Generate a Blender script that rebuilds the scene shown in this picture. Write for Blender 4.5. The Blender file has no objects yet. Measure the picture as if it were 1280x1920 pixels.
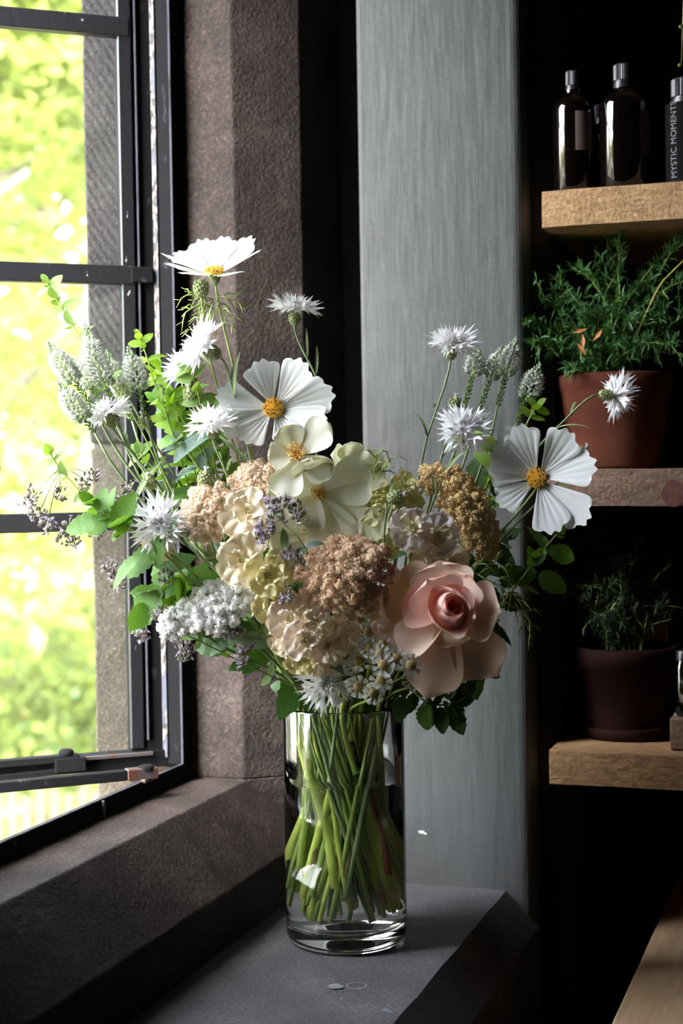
import bpy, bmesh, math, random
from math import sin, cos, pi, atan, sqrt, radians
from mathutils import Vector, Matrix, noise
random.seed(7)
S = bpy.context.scene
COL = S.collection

# ------------------------------------------------------------------ camera
F, CX, CY = 2800.0, 640.0, 960.0
yaw, pitch, roll = atan(980 / F), atan(64 / F), 0.0165
fw = Vector((-sin(yaw) * cos(pitch), cos(yaw) * cos(pitch), -sin(pitch)))
r0 = Vector((cos(yaw), sin(yaw), 0.0)); u0 = r0.cross(fw)
RT = r0 * cos(roll) - u0 * sin(roll)
UP = r0 * sin(roll) + u0 * cos(roll)
def ray(x, y): return fw + RT * ((x - CX) / F) - UP * ((y - CY) / F)
CAM = -ray(650, 1745) * 1.37
DEP = 1.342
def P(x, y, o=0.0): return CAM + ray(x, y) * (DEP - o)      # o: metres nearer than the vase axis
def on(x, y, ax, v):
    d = ray(x, y); return CAM + d * ((v - CAM[ax]) / d[ax])
cd = bpy.data.cameras.new('camera'); cam = bpy.data.objects.new('camera', cd); COL.objects.link(cam)
cam.matrix_world = Matrix.Translation(CAM) @ Matrix((RT, UP, -fw)).transposed().to_4x4()
cd.sensor_fit = 'VERTICAL'; cd.sensor_height = 36; cd.sensor_width = 24; cd.lens = F / 1920 * 36
cd.clip_start = 0.05; cd.clip_end = 200
cd.dof.use_dof = True; cd.dof.focus_distance = 1.31; cd.dof.aperture_fstop = 5.6
S.camera = cam

# ------------------------------------------------------------------ sky, sun, exposure
W = bpy.data.worlds.new('sky'); S.world = W; W.use_nodes = True
wn = W.node_tree.nodes; wl = W.node_tree.links
sk = wn.new('ShaderNodeTexSky'); sk.sky_type = 'NISHITA'; sk.sun_disc = False
sk.sun_elevation = radians(50); sk.sun_rotation = radians(200); sk.air_density = 1.0; sk.dust_density = 2.0
hs = wn.new('ShaderNodeHueSaturation'); hs.inputs['Saturation'].default_value = 0.38; wl.new(sk.outputs[0], hs.inputs['Color']); wl.new(hs.outputs[0], wn['Background'].inputs[0]); wn['Background'].inputs[1].default_value = 0.70
sd = bpy.data.lights.new('sun', 'SUN'); sun = bpy.data.objects.new('sun', sd); COL.objects.link(sun)
sd.energy = 5.0; sd.angle = radians(0.6); sd.color = (1.0, 0.93, 0.80)
sun.rotation_euler = Vector((0.22, -0.50, 0.84)).to_track_quat('Z', 'Y').to_euler()
def portal(loc, sy, sz):
    l = bpy.data.lights.new('window_daylight', 'AREA'); o = bpy.data.objects.new('window_daylight', l); COL.objects.link(o)
    l.shape = 'RECTANGLE'; l.size = sy; l.size_y = sz; l.cycles.is_portal = True
    o.location = loc; o.rotation_euler = Vector((-1, 0, 0)).to_track_quat('Z', 'Y').to_euler()
    o.rotation_euler = Matrix(((0, 0, -1), (-1, 0, 0), (0, 1, 0))).to_euler()
S.view_settings.view_transform = 'Standard'; S.view_settings.look = 'None'
S.view_settings.gamma = 1.0; S.view_settings.use_curve_mapping = False
S.view_settings.exposure = 2.88
S.cycles.max_bounces = 14; S.cycles.transmission_bounces = 14; S.cycles.transparent_max_bounces = 24
S.cycles.diffuse_bounces = 7; S.cycles.glossy_bounces = 5
S.cycles.sample_clamp_indirect = 12.0; S.cycles.blur_glossy = 0.5
S.cycles.caustics_refractive = True; S.cycles.caustics_reflective = False

# ------------------------------------------------------------------ materials
def newmat(name):
    m = bpy.data.materials.new(name); m.use_nodes = True
    nt = m.node_tree; return m, nt, nt.nodes, nt.links, nt.nodes['Principled BSDF']
def ramp(n, stops):
    r = n.new('ShaderNodeValToRGB'); e = r.color_ramp.elements
    while len(e) < len(stops): e.new(0.5)
    for i, (p, c) in enumerate(stops):
        e[i].position = p; e[i].color = (*c, 1) if len(c) == 3 else c
    return r
def mat(name, c1, c2=None, rough=0.6, scale=20.0, stretch=(1, 1, 1), bump=0.0, bscale=None, bdist=0.001,
        transl=0.0, tcol=None, metal=0.0, coat=0.0, detail=6, lo=0.35, hi=0.65, obj=True, spec=None):
    m, nt, n, l, b = newmat(name)
    b.inputs['Roughness'].default_value = rough; b.inputs['Metallic'].default_value = metal
    b.inputs['Coat Weight'].default_value = coat
    if spec is not None: b.inputs['Specular IOR Level'].default_value = spec
    tc = n.new('ShaderNodeTexCoord'); mp = n.new('ShaderNodeMapping'); mp.inputs['Scale'].default_value = stretch
    l.new(tc.outputs['Object'], mp.inputs[0])
    b.inputs['Base Color'].default_value = (*c1, 1)
    if c2:
        no = n.new('ShaderNodeTexNoise'); no.inputs['Scale'].default_value = scale; no.inputs['Detail'].default_value = detail
        l.new(mp.outputs[0], no.inputs['Vector'])
        rp = ramp(n, [(lo, c1), (hi, c2)]); l.new(no.outputs['Fac'], rp.inputs[0]); l.new(rp.outputs[0], b.inputs['Base Color'])
    if bump:
        nb = n.new('ShaderNodeTexNoise'); nb.inputs['Scale'].default_value = bscale or scale * 4; nb.inputs['Detail'].default_value = 8
        nb.inputs['Roughness'].default_value = 0.65
        l.new(mp.outputs[0], nb.inputs['Vector']); bp = n.new('ShaderNodeBump')
        bp.inputs['Strength'].default_value = bump; bp.inputs['Distance'].default_value = bdist
        l.new(nb.outputs['Fac'], bp.inputs['Height']); l.new(bp.outputs[0], b.inputs['Normal'])
    if transl:
        t = n.new('ShaderNodeBsdfTranslucent'); t.inputs[0].default_value = (*(tcol or c1), 1)
        mx = n.new('ShaderNodeMixShader'); mx.inputs[0].default_value = transl
        l.new(b.outputs[0], mx.inputs[1]); l.new(t.outputs[0], mx.inputs[2]); l.new(mx.outputs[0], n['Material Output'].inputs[0])
    return m
def stone_mat(name, dark, mid, light, tool=0.0, rough=0.85, bump=0.5):
    m, nt, n, l, b = newmat(name)
    b.inputs['Roughness'].default_value = rough
    tc = n.new('ShaderNodeTexCoord')
    a = n.new('ShaderNodeTexNoise'); a.inputs['Scale'].default_value = 14; a.inputs['Detail'].default_value = 8; a.inputs['Roughness'].default_value = 0.6
    b.inputs['Specular IOR Level'].default_value = 0.2; c = n.new('ShaderNodeTexNoise'); c.inputs['Scale'].default_value = 300; c.inputs['Detail'].default_value = 4
    l.new(tc.outputs['Object'], a.inputs['Vector']); l.new(tc.outputs['Object'], c.inputs['Vector'])
    r1 = ramp(n, [(0.3, dark), (0.52, mid), (0.75, light)]); l.new(a.outputs['Fac'], r1.inputs[0])
    r2 = ramp(n, [(0.35, (0.6, 0.6, 0.6)), (0.62, (1, 1, 1)), (0.74, (1.9, 1.8, 1.7))]); l.new(c.outputs['Fac'], r2.inputs[0])
    mx = n.new('ShaderNodeMix'); mx.data_type = 'RGBA'; mx.blend_type = 'MULTIPLY'; mx.inputs[0].default_value = 1
    l.new(r1.outputs[0], mx.inputs[6]); l.new(r2.outputs[0], mx.inputs[7]); l.new(mx.outputs[2], b.inputs['Base Color'])
    h = c.outputs['Fac']; g = n.new('ShaderNodeTexNoise'); g.inputs['Scale'].default_value = 60; g.inputs['Detail'].default_value = 8
    l.new(tc.outputs['Object'], g.inputs['Vector'])
    ad = n.new('ShaderNodeMath'); ad.operation = 'ADD'; l.new(h, ad.inputs[0]); l.new(g.outputs['Fac'], ad.inputs[1])
    last = ad.outputs[0]
    if tool:
        mp = n.new('ShaderNodeMapping'); mp.inputs['Rotation'].default_value = (0, radians(35), 0)
        wv = n.new('ShaderNodeTexWave'); wv.inputs['Scale'].default_value = 38; wv.inputs['Distortion'].default_value = 2.5
        wv.bands_direction = 'X'; wv.inputs['Detail'].default_value = 2
        l.new(tc.outputs['Object'], mp.inputs[0]); l.new(mp.outputs[0], wv.inputs[0])
        mu = n.new('ShaderNodeMath'); mu.operation = 'MULTIPLY_ADD'; mu.inputs[1].default_value = tool
        l.new(wv.outputs['Fac'], mu.inputs[0]); l.new(last, mu.inputs[2]); last = mu.outputs[0]
    bp = n.new('ShaderNodeBump'); bp.inputs['Strength'].default_value = bump; bp.inputs['Distance'].default_value = 0.0030
    l.new(last, bp.inputs['Height']); l.new(bp.outputs[0], b.inputs['Normal'])
    return m
def fleck_mat(name, base, fleck, lo=0.60, hi=0.63, scale=160, stretch=(1, 1, 0.5), rough=0.4, metal=0.0, bump=0.4, base2=None, spec=.5):
    m, nt, n, l, b = newmat(name); b.inputs['Specular IOR Level'].default_value = spec
    tc = n.new('ShaderNodeTexCoord'); mp = n.new('ShaderNodeMapping'); mp.inputs['Scale'].default_value = stretch
    l.new(tc.outputs['Object'], mp.inputs[0])
    a = n.new('ShaderNodeTexNoise'); a.inputs['Scale'].default_value = scale; a.inputs['Detail'].default_value = 5
    l.new(mp.outputs[0], a.inputs['Vector']); r = ramp(n, [(lo, base), (hi, fleck)]); l.new(a.outputs['Fac'], r.inputs[0])
    out = r.outputs[0]
    if base2:
        a2 = n.new('ShaderNodeTexNoise'); a2.inputs['Scale'].default_value = scale * 0.25; l.new(mp.outputs[0], a2.inputs['Vector'])
        r2 = ramp(n, [(0.5, (0, 0, 0)), (0.6, (1, 1, 1))]); l.new(a2.outputs['Fac'], r2.inputs[0])
        mx = n.new('ShaderNodeMix'); mx.data_type = 'RGBA'; l.new(r2.outputs[0], mx.inputs[0]); l.new(out, mx.inputs[6]); mx.inputs[7].default_value = (*base2, 1); out = mx.outputs[2]
    l.new(out, b.inputs['Base Color']); b.inputs['Roughness'].default_value = rough; b.inputs['Metallic'].default_value = metal
    bp = n.new('ShaderNodeBump'); bp.inputs['Strength'].default_value = bump; bp.inputs['Distance'].default_value = 0.0008
    l.new(a.outputs['Fac'], bp.inputs['Height']); l.new(bp.outputs[0], b.inputs['Normal'])
    return m
def wood_mat(name, c1, c2, knot, scale=1.0, stretch=(1.5, 9, 9), rough=0.75, kscale=5.0, kpos=0.13, bump=0.6):
    m, nt, n, l, b = newmat(name)
    tc = n.new('ShaderNodeTexCoord'); mp = n.new('ShaderNodeMapping'); mp.inputs['Scale'].default_value = stretch
    l.new(tc.outputs['Object'], mp.inputs[0])
    a = n.new('ShaderNodeTexNoise'); a.inputs['Scale'].default_value = 12 * scale; a.inputs['Detail'].default_value = 8; a.inputs['Distortion'].default_value = 0.7
    l.new(mp.outputs[0], a.inputs['Vector']); r = ramp(n, [(0.3, c1), (0.7, c2)]); l.new(a.outputs['Fac'], r.inputs[0])
    v = n.new('ShaderNodeTexVoronoi'); v.inputs['Scale'].default_value = kscale; l.new(tc.outputs['Object'], v.inputs['Vector'])
    rk = ramp(n, [(0.02, (1, 1, 1)), (kpos, (0, 0, 0))]); l.new(v.outputs['Distance'], rk.inputs[0])
    mx = n.new('ShaderNodeMix'); mx.data_type = 'RGBA'; l.new(rk.outputs[0], mx.inputs[0]); l.new(r.outputs[0], mx.inputs[6]); mx.inputs[7].default_value = (*knot, 1)
    l.new(mx.outputs[2], b.inputs['Base Color']); b.inputs['Roughness'].default_value = rough
    g = n.new('ShaderNodeTexNoise'); g.inputs['Scale'].default_value = 260; g.inputs['Detail'].default_value = 4; l.new(tc.outputs['Object'], g.inputs['Vector'])
    bp = n.new('ShaderNodeBump'); bp.inputs['Strength'].default_value = bump; bp.inputs['Distance'].default_value = 0.0015
    l.new(g.outputs['Fac'], bp.inputs['Height']); l.new(bp.outputs[0], b.inputs['Normal'])
    return m
def wall_mat():
    m, nt, n, l, b = newmat('grey_painted_plaster')
    b.inputs['Roughness'].default_value = 0.62
    tc = n.new('ShaderNodeTexCoord')
    a = n.new('ShaderNodeTexNoise'); a.inputs['Scale'].default_value = 6; a.inputs['Detail'].default_value = 4; l.new(tc.outputs['Object'], a.inputs['Vector'])
    r = ramp(n, [(0.35, (0.043, 0.046, 0.045)), (0.65, (0.054, 0.058, 0.057))]); l.new(a.outputs['Fac'], r.inputs[0])
    l.new(r.outputs[0], b.inputs['Base Color'])
    mp = n.new('ShaderNodeMapping'); mp.inputs['Scale'].default_value = (1, 1, 0.13); l.new(tc.outputs['Object'], mp.inputs[0])
    g = n.new('ShaderNodeTexNoise'); g.inputs['Scale'].default_value = 95; g.inputs['Detail'].default_value = 5; l.new(mp.outputs[0], g.inputs['Vector'])
    h = n.new('ShaderNodeTexNoise'); h.inputs['Scale'].default_value = 45; h.inputs['Detail'].default_value = 6; l.new(tc.outputs['Object'], h.inputs['Vector'])
    ad = n.new('ShaderNodeMath'); ad.operation = 'ADD'; l.new(g.outputs['Fac'], ad.inputs[0]); l.new(h.outputs['Fac'], ad.inputs[1])
    bp = n.new('ShaderNodeBump'); bp.inputs['Strength'].default_value = 0.55; bp.inputs['Distance'].default_value = 0.0022
    l.new(ad.outputs[0], bp.inputs['Height']); l.new(bp.outputs[0], b.inputs['Normal'])
    return m
def glass_mat(name, ior=1.5, col=(1, 1, 1), rough=0.0):
    m, nt, n, l, b = newmat(name)
    b.inputs['Base Color'].default_value = (*col, 1); b.inputs['Roughness'].default_value = rough
    b.inputs['Transmission Weight'].default_value = 1; b.inputs['IOR'].default_value = ior
    return m
def pane_mat():
    m, nt, n, l, b = newmat('window_glass')
    t = n.new('ShaderNodeBsdfTransparent'); t.inputs[0].default_value = (0.97, 0.98, 0.97, 1)
    g = n.new('ShaderNodeBsdfGlossy'); g.inputs['Roughness'].default_value = 0.02
    fr = n.new('ShaderNodeFresnel'); fr.inputs[0].default_value = 1.45
    mx = n.new('ShaderNodeMixShader'); l.new(fr.outputs[0], mx.inputs[0]); l.new(t.outputs[0], mx.inputs[1]); l.new(g.outputs[0], mx.inputs[2])
    d = n.new('ShaderNodeBsdfDiffuse'); d.inputs[0].default_value = (0.5, 0.5, 0.42, 1)
    tc = n.new('ShaderNodeTexCoord'); no = n.new('ShaderNodeTexNoise'); no.inputs['Scale'].default_value = 9; no.inputs['Detail'].default_value = 8
    l.new(tc.outputs['Object'], no.inputs[0]); r = ramp(n, [(0.5, (0.008, 0.008, 0.008)), (0.8, (0.05, 0.05, 0.05))]); l.new(no.outputs['Fac'], r.inputs[0])
    m2 = n.new('ShaderNodeMixShader'); l.new(r.outputs[0], m2.inputs[0]); l.new(mx.outputs[0], m2.inputs[1]); l.new(d.outputs[0], m2.inputs[2])
    l.new(m2.outputs[0], n['Material Output'].inputs[0]); return m

M = {}
M['stone'] = stone_mat('brown_sandstone', (0.026, 0.020, 0.018), (0.047, 0.035, 0.031), (0.085, 0.066, 0.058))
M['stone_sill'] = stone_mat('worn_grey_sill_stone', (0.066, 0.063, 0.067), (0.094, 0.090, 0.096), (0.145, 0.137, 0.138), rough=0.55, bump=0.25)
M['stone_out'] = stone_mat('tooled_grey_stone', (0.06, 0.054, 0.053), (0.09, 0.08, 0.08), (0.12, 0.107, 0.103), tool=0.7, bump=0.5)
M['stone_buff'] = stone_mat('buff_stone', (0.11, 0.092, 0.072), (0.155, 0.13, 0.10), (0.20, 0.17, 0.135), bump=0.4)
M['mortar'] = mat('lime_mortar', (0.16, 0.15, 0.14), (0.26, 0.24, 0.22), 0.9, 80, bump=0.5)
M['wall'] = wall_mat()
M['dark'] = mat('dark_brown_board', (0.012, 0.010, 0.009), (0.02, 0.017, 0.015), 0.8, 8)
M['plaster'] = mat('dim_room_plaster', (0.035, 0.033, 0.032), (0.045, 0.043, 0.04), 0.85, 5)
M['iron'] = fleck_mat('black_window_iron', (0.010, 0.010, 0.012), (0.35, 0.36, 0.36), 0.70, 0.74, 190, rough=0.38, bump=0.5)
M['iron_plain'] = fleck_mat('dull_black_iron', (0.008, 0.008, 0.009), (0.035, 0.035, 0.04), 0.62, 0.72, 90, rough=0.8, bump=0.3, spec=.06)
M['rust'] = fleck_mat('rusty_iron', (0.05, 0.045, 0.045), (0.065, 0.024, 0.015), 0.50, 0.62, 45, rough=0.45, bump=0.3)
M['peel'] = fleck_mat('peeling_painted_strip', (0.19, 0.155, 0.135), (0.015, 0.015, 0.017), 0.48, 0.53, 330, (1, 1, 0.4), rough=0.6, base2=(0.05, 0.06, 0.085))
M['lip'] = fleck_mat('worn_frame_lip', (0.055, 0.055, 0.07), (0.02, 0.02, 0.023), 0.5, 0.7, 60, (1, 1, 0.3), rough=0.7, spec=.1)
M['pane'] = pane_mat()
M['glass'] = glass_mat('clear_glass', 1.46, (0.985, 0.995, 0.99))
M['water'] = glass_mat('water', 1.333, (0.985, 1.0, 0.975))
M['pine'] = wood_mat('sawn_pine', (0.27, 0.14, 0.06), (0.50, 0.31, 0.15), (0.24, 0.10, 0.04), kpos=0.09, kscale=13, scale=3.0, stretch=(3, 9, 9), bump=1.0)
M['pine_dull'] = wood_mat('weathered_pine', (0.13, 0.075, 0.05), (0.25, 0.155, 0.105), (0.10, 0.03, 0.022), kpos=0.12, kscale=9, scale=2.5, stretch=(3, 9, 9), bump=1.0)
M['pine_board'] = wood_mat('knotty_pine_board', (0.42, 0.27, 0.15), (0.56, 0.39, 0.23), (0.16, 0.07, 0.03), kpos=0.09, kscale=11, stretch=(9, 1.2, 9), rough=0.6, bump=0.2)
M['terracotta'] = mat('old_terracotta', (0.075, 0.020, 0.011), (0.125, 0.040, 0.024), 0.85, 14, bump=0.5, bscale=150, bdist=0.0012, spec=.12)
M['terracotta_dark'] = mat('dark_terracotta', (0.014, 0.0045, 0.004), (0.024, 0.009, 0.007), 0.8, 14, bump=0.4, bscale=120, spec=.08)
M['soil'] = mat('potting_soil', (0.015, 0.01, 0.007), (0.04, 0.028, 0.02), 0.95, 90, bump=1.0, bscale=200, bdist=0.004)
M['amber'] = mat('dark_amber_glass', (0.003, 0.0018, 0.0014), None, 0.04, coat=0.6, spec=0.5)
M['cap'] = mat('black_plastic_cap', (0.012, 0.012, 0.015), None, 0.38)
M['label'] = mat('dusty_pink_paper', (0.16, 0.10, 0.10), (0.19, 0.125, 0.12), 0.6, 40)
M['label_black'] = mat('black_paper_label', (0.006, 0.006, 0.007), None, 0.7, spec=.04)
M['print'] = mat('pale_grey_print', (0.14, 0.14, 0.15), None, 0.6)
def petalm(name, c, t=0.35, tc=None, c2=None, rough=0.55): return mat(name, c, c2, rough, 60, transl=t, tcol=tc or c, lo=0.3, hi=0.7, spec=0.25)
M['white'] = petalm('white_petal', (0.80, 0.82, 0.80), 0.35)
M['cornwhite'] = petalm('cornflower_white', (0.90, 0.90, 0.905), 0.3)
M['ivory'] = petalm('ivory_petal', (0.80, 0.80, 0.67), 0.35, (0.8, 0.8, 0.5))
M['cream'] = petalm('cream_petal', (0.93, 0.86, 0.67), 0.25, (0.92, 0.82, 0.55), (0.93, 0.84, 0.70))
M['yellowp'] = petalm('soft_yellow_petal', (0.88, 0.80, 0.40), 0.25, (0.88, 0.80, 0.42), (0.92, 0.88, 0.64))
M['blush'] = petalm('blush_petal', (0.94, 0.83, 0.72), 0.25, (0.93, 0.78, 0.62), (0.94, 0.87, 0.74))
M['pinkish'] = petalm('pale_pink_petal', (0.94, 0.86, 0.85), 0.25, None, (0.94, 0.89, 0.84))
M['ygreen'] = petalm('lime_cream_petal', (0.72, 0.70, 0.34), 0.3, None, (0.80, 0.76, 0.44))
M['rose_out'] = petalm('peach_rose_petal', (0.92, 0.69, 0.55), 0.3, (0.9, 0.61, 0.44), (0.93, 0.74, 0.60))
M['rose_cream'] = petalm('cream_rose_petal', (0.84, 0.68, 0.46), 0.3, (0.85, 0.6, 0.3))
M['rose_pink'] = petalm('pink_rose_petal', (0.91, 0.60, 0.52), 0.3, (0.9, 0.54, 0.44), (0.92, 0.66, 0.57))
M['rose_coral'] = petalm('coral_rose_petal', (0.91, 0.42, 0.35), 0.3, (0.9, 0.4, 0.3))
M['yolk'] = mat('golden_disc', (0.80, 0.42, 0.02), (0.88, 0.55, 0.05), 0.6, 400)
M['anther'] = mat('dark_anther', (0.12, 0.05, 0.015), None, 0.6)
M['amberst'] = mat('amber_stamen', (0.72, 0.40, 0.06), (0.85, 0.55, 0.12), 0.6, 300)
M['tan'] = mat('tan_yarrow', (0.84, 0.61, 0.40), (0.93, 0.77, 0.57), 0.75, 260, transl=0.15)
M['tan_pink'] = mat('pinkish_tan_yarrow', (0.88, 0.69, 0.50), (0.94, 0.81, 0.64), 0.75, 260, transl=0.15)
M['tan_gold'] = mat('golden_tan_yarrow', (0.77, 0.57, 0.26), (0.88, 0.72, 0.41), 0.75, 260, transl=0.15)
M['yarrow_white'] = mat('white_yarrow', (0.86, 0.85, 0.83), (0.94, 0.94, 0.93), 0.7, 300, transl=0.15)
M['button'] = mat('olive_tan_button', (0.32, 0.24, 0.09), (0.45, 0.35, 0.15), 0.7, 500)
def greenm(name, c, c2, t=0.3, rough=0.5, sc=30): return mat(name, c, c2, rough, sc, transl=t, tcol=(c2[0] * 1.5, c2[1] * 1.5, c2[2] * 0.6), bump=0.3, bscale=220, bdist=0.0006, spec=0.35)
M['mint'] = greenm('mint_leaf', (0.07, 0.17, 0.03), (0.13, 0.27, 0.05))
M['lime'] = greenm('lime_leaf', (0.16, 0.30, 0.03), (0.24, 0.40, 0.05), 0.4)
M['oreg'] = greenm('oregano_leaf', (0.10, 0.19, 0.04), (0.18, 0.29, 0.07), 0.35)
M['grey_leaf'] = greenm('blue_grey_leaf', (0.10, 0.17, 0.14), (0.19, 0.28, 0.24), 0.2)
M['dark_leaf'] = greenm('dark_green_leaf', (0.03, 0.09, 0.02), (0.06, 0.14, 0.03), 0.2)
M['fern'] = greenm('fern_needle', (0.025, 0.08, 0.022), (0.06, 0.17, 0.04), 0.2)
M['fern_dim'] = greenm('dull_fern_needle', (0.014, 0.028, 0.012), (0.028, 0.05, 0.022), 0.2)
M['stem'] = mat('green_stem', (0.24, 0.34, 0.07), (0.34, 0.44, 0.10), 0.5, 30)
M['stem_grey'] = mat('grey_green_stem', (0.17, 0.24, 0.10), (0.25, 0.33, 0.15), 0.6, 30)
M['stem_lime'] = mat('lime_stem', (0.42, 0.52, 0.08), (0.50, 0.58, 0.12), 0.45, 30)
M['stem_red'] = mat('reddish_stem', (0.35, 0.07, 0.05), (0.42, 0.17, 0.09), 0.5, 20)
M['stem_olive'] = mat('woody_olive_stem', (0.26, 0.24, 0.06), (0.34, 0.30, 0.08), 0.6, 30)
M['bud_green'] = mat('bud_scale', (0.24, 0.32, 0.12), (0.40, 0.42, 0.22), 0.6, 260)
M['calyx_brown'] = mat('brown_calyx', (0.14, 0.13, 0.05), (0.24, 0.20, 0.08), 0.6, 260)
M['ver_white'] = mat('veronica_white', (0.72, 0.75, 0.66), (0.82, 0.84, 0.78), 0.6, 300, transl=0.25)
M['ver_bud'] = mat('veronica_green_bud', (0.38, 0.52, 0.32), (0.55, 0.66, 0.48), 0.6, 300, transl=0.2)
M['lilac'] = mat('lilac_floret', (0.60, 0.50, 0.70), (0.74, 0.66, 0.82), 0.6, 300, transl=0.2)
M['bract'] = mat('purple_green_bract', (0.17, 0.19, 0.10), (0.27, 0.20, 0.22), 0.6, 260)
M['tree_leaf'] = mat('sunlit_tree_leaf', (0.11, 0.17, 0.035), (0.26, 0.32, 0.07), 0.5, 1.5, transl=0.45, tcol=(0.42, 0.46, 0.11))
M['tree_leaf2'] = mat('sunlit_shrub_leaf', (0.09, 0.15, 0.035), (0.22, 0.27, 0.07), 0.5, 2.5, transl=0.4, tcol=(0.32, 0.37, 0.09))
M['bark'] = mat('bark', (0.16, 0.13, 0.10), (0.26, 0.21, 0.16), 0.9, 14, bump=0.6)
M['gravel'] = mat('pale_gravel', (0.12, 0.11, 0.09), (0.19, 0.17, 0.145), 0.95, 3)
M['fence'] = mat('pink_brown_fence', (0.050, 0.029, 0.024), (0.075, 0.047, 0.040), 0.8, 6)
M['orange'] = petalm('orange_blossom', (0.8, 0.25, 0.08), 0.3)
M['chip'] = mat('bare_plaster_chip', (0.62, 0.62, 0.58), None, 0.8)
M['stain'] = mat('pale_mineral_stain', (0.17, 0.18, 0.19), (0.24, 0.25, 0.26), 0.7, 60)

# ------------------------------------------------------------------ mesh helpers
class MB:
    def __init__(s): s.v = []; s.f = []; s.m = []; s.cur = 0
    def add(s, vs, fs):
        k = len(s.v); s.v += [tuple(v) for v in vs]; s.f += [tuple(i + k for i in f) for f in fs]; s.m += [s.cur] * len(fs); return s
    def box(s, a, b):
        (x0, y0, z0), (x1, y1, z1) = a, b
        return s.add([(x0, y0, z0), (x1, y0, z0), (x1, y1, z0), (x0, y1, z0), (x0, y0, z1), (x1, y0, z1), (x1, y1, z1), (x0, y1, z1)],
                     [(0, 3, 2, 1), (4, 5, 6, 7), (0, 1, 5, 4), (1, 2, 6, 5), (2, 3, 7, 6), (3, 0, 4, 7)])
    def obox(s, p, q, wv, hv):            # box from p to q with half width vector and half height vector
        p, q, wv, hv = Vector(p), Vector(q), Vector(wv), Vector(hv)
        vs = [p - wv - hv, p + wv - hv, p + wv + hv, p - wv + hv, q - wv - hv, q + wv - hv, q + wv + hv, q - wv + hv]
        return s.add(vs, [(0, 1, 2, 3), (7, 6, 5, 4), (0, 4, 5, 1), (1, 5, 6, 2), (2, 6, 7, 3), (3, 7, 4, 0)])
    def tube(s, pts, rad, n=6, cap=True):
        pts = [Vector(p) for p in pts]; m = len(pts)
        if not isinstance(rad, (list, tuple)): rad = [rad] * m
        t = (pts[1] - pts[0]).normalized(); a = t.orthogonal().normalized(); vs = []; fs = []
        for i in range(m):
            t = (pts[min(i + 1, m - 1)] - pts[max(i - 1, 0)]).normalized()
            a = (a - t * a.dot(t)).normalized(); b = t.cross(a)
            for k in range(n):
                w = 2 * pi * k / n; vs.append(pts[i] + (a * cos(w) + b * sin(w)) * rad[i])
        for i in range(m - 1):
            for k in range(n):
                k2 = (k + 1) % n; fs.append((i * n + k, i * n + k2, (i + 1) * n + k2, (i + 1) * n + k))
        if cap: fs += [tuple(reversed(range(n))), tuple((m - 1) * n + k for k in range(n))]
        return s.add(vs, fs)
    def lathe(s, prof, n=32, T=None):     # profile (r, z)
        vs = []; fs = []; rows = []
        for r, z in prof:
            if r < 1e-6: rows.append([len(vs)]); vs.append(Vector((0, 0, z)))
            else:
                rows.append(list(range(len(vs), len(vs) + n)))
                vs += [Vector((r * cos(2 * pi * k / n), r * sin(2 * pi * k / n), z)) for k in range(n)]
        for a, b in zip(rows, rows[1:]):
            for k in range(n):
                k2 = (k + 1) % n
                if len(a) == 1 and len(b) > 1: fs.append((a[0], b[k2], b[k]))
                elif len(b) == 1 and len(a) > 1: fs.append((a[k], a[k2], b[0]))
                elif len(a) > 1: fs.append((a[k], a[k2], b[k2], b[k]))
        if T is not None: vs = [T @ v for v in vs]
        return s.add(vs, fs)
    def blob(s, c, r, n=5, rows=3, up=(0, 0, 1), k=1.0):
        up = Vector(up).normalized(); T = Matrix.Translation(c) @ up.to_track_quat('Z', 'Y').to_matrix().to_4x4()
        return s.lathe([(r * sin(pi * i / rows), -k * r * cos(pi * i / rows)) for i in range(rows + 1)], n, T)
    def mesh(s, name, mats, smooth=True):
        me = bpy.data.meshes.new(name); me.from_pydata(s.v, [], s.f); me.update()
        for m in (mats if isinstance(mats, (list, tuple)) else [mats]): me.materials.append(m)
        if s.cur or any(s.m): me.polygons.foreach_set('material_index', s.m)
        if smooth: me.polygons.foreach_set('use_smooth', [True] * len(me.polygons))
        return me
def link(name, me, parent=None, mtx=None, kind=None, label=None):
    o = bpy.data.objects.new(name, me); COL.objects.link(o)
    if parent is not None: o.parent = parent
    if mtx is not None: o.matrix_basis = mtx
    if kind: o['kind'] = kind
    if label: o['label'] = label
    return o
def tag(o, label, cat, group=None):
    o['label'] = label; o['category'] = cat
    if group: o['group'] = group
    return o
def thing(name, label, cat, loc=(0, 0, 0), group=None):
    o = bpy.data.objects.new(name, None); COL.objects.link(o); o.location = loc; o.empty_display_size = 0.02
    return tag(o, label, cat, group)
def bevel(o, w=0.002, seg=2, ang=40):
    m = o.modifiers.new('bevel', 'BEVEL'); m.width = w; m.segments = seg; m.limit_method = 'ANGLE'; m.angle_limit = radians(ang); return o
def local(root, wm):                      # world matrix -> matrix under a root that is only translated
    return Matrix.Translation(-Vector(root.location)) @ wm
def struct(name, me, parent=None):
    o = link(name, me, parent)
    if parent is None: o['kind'] = 'structure'
    return o

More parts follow.
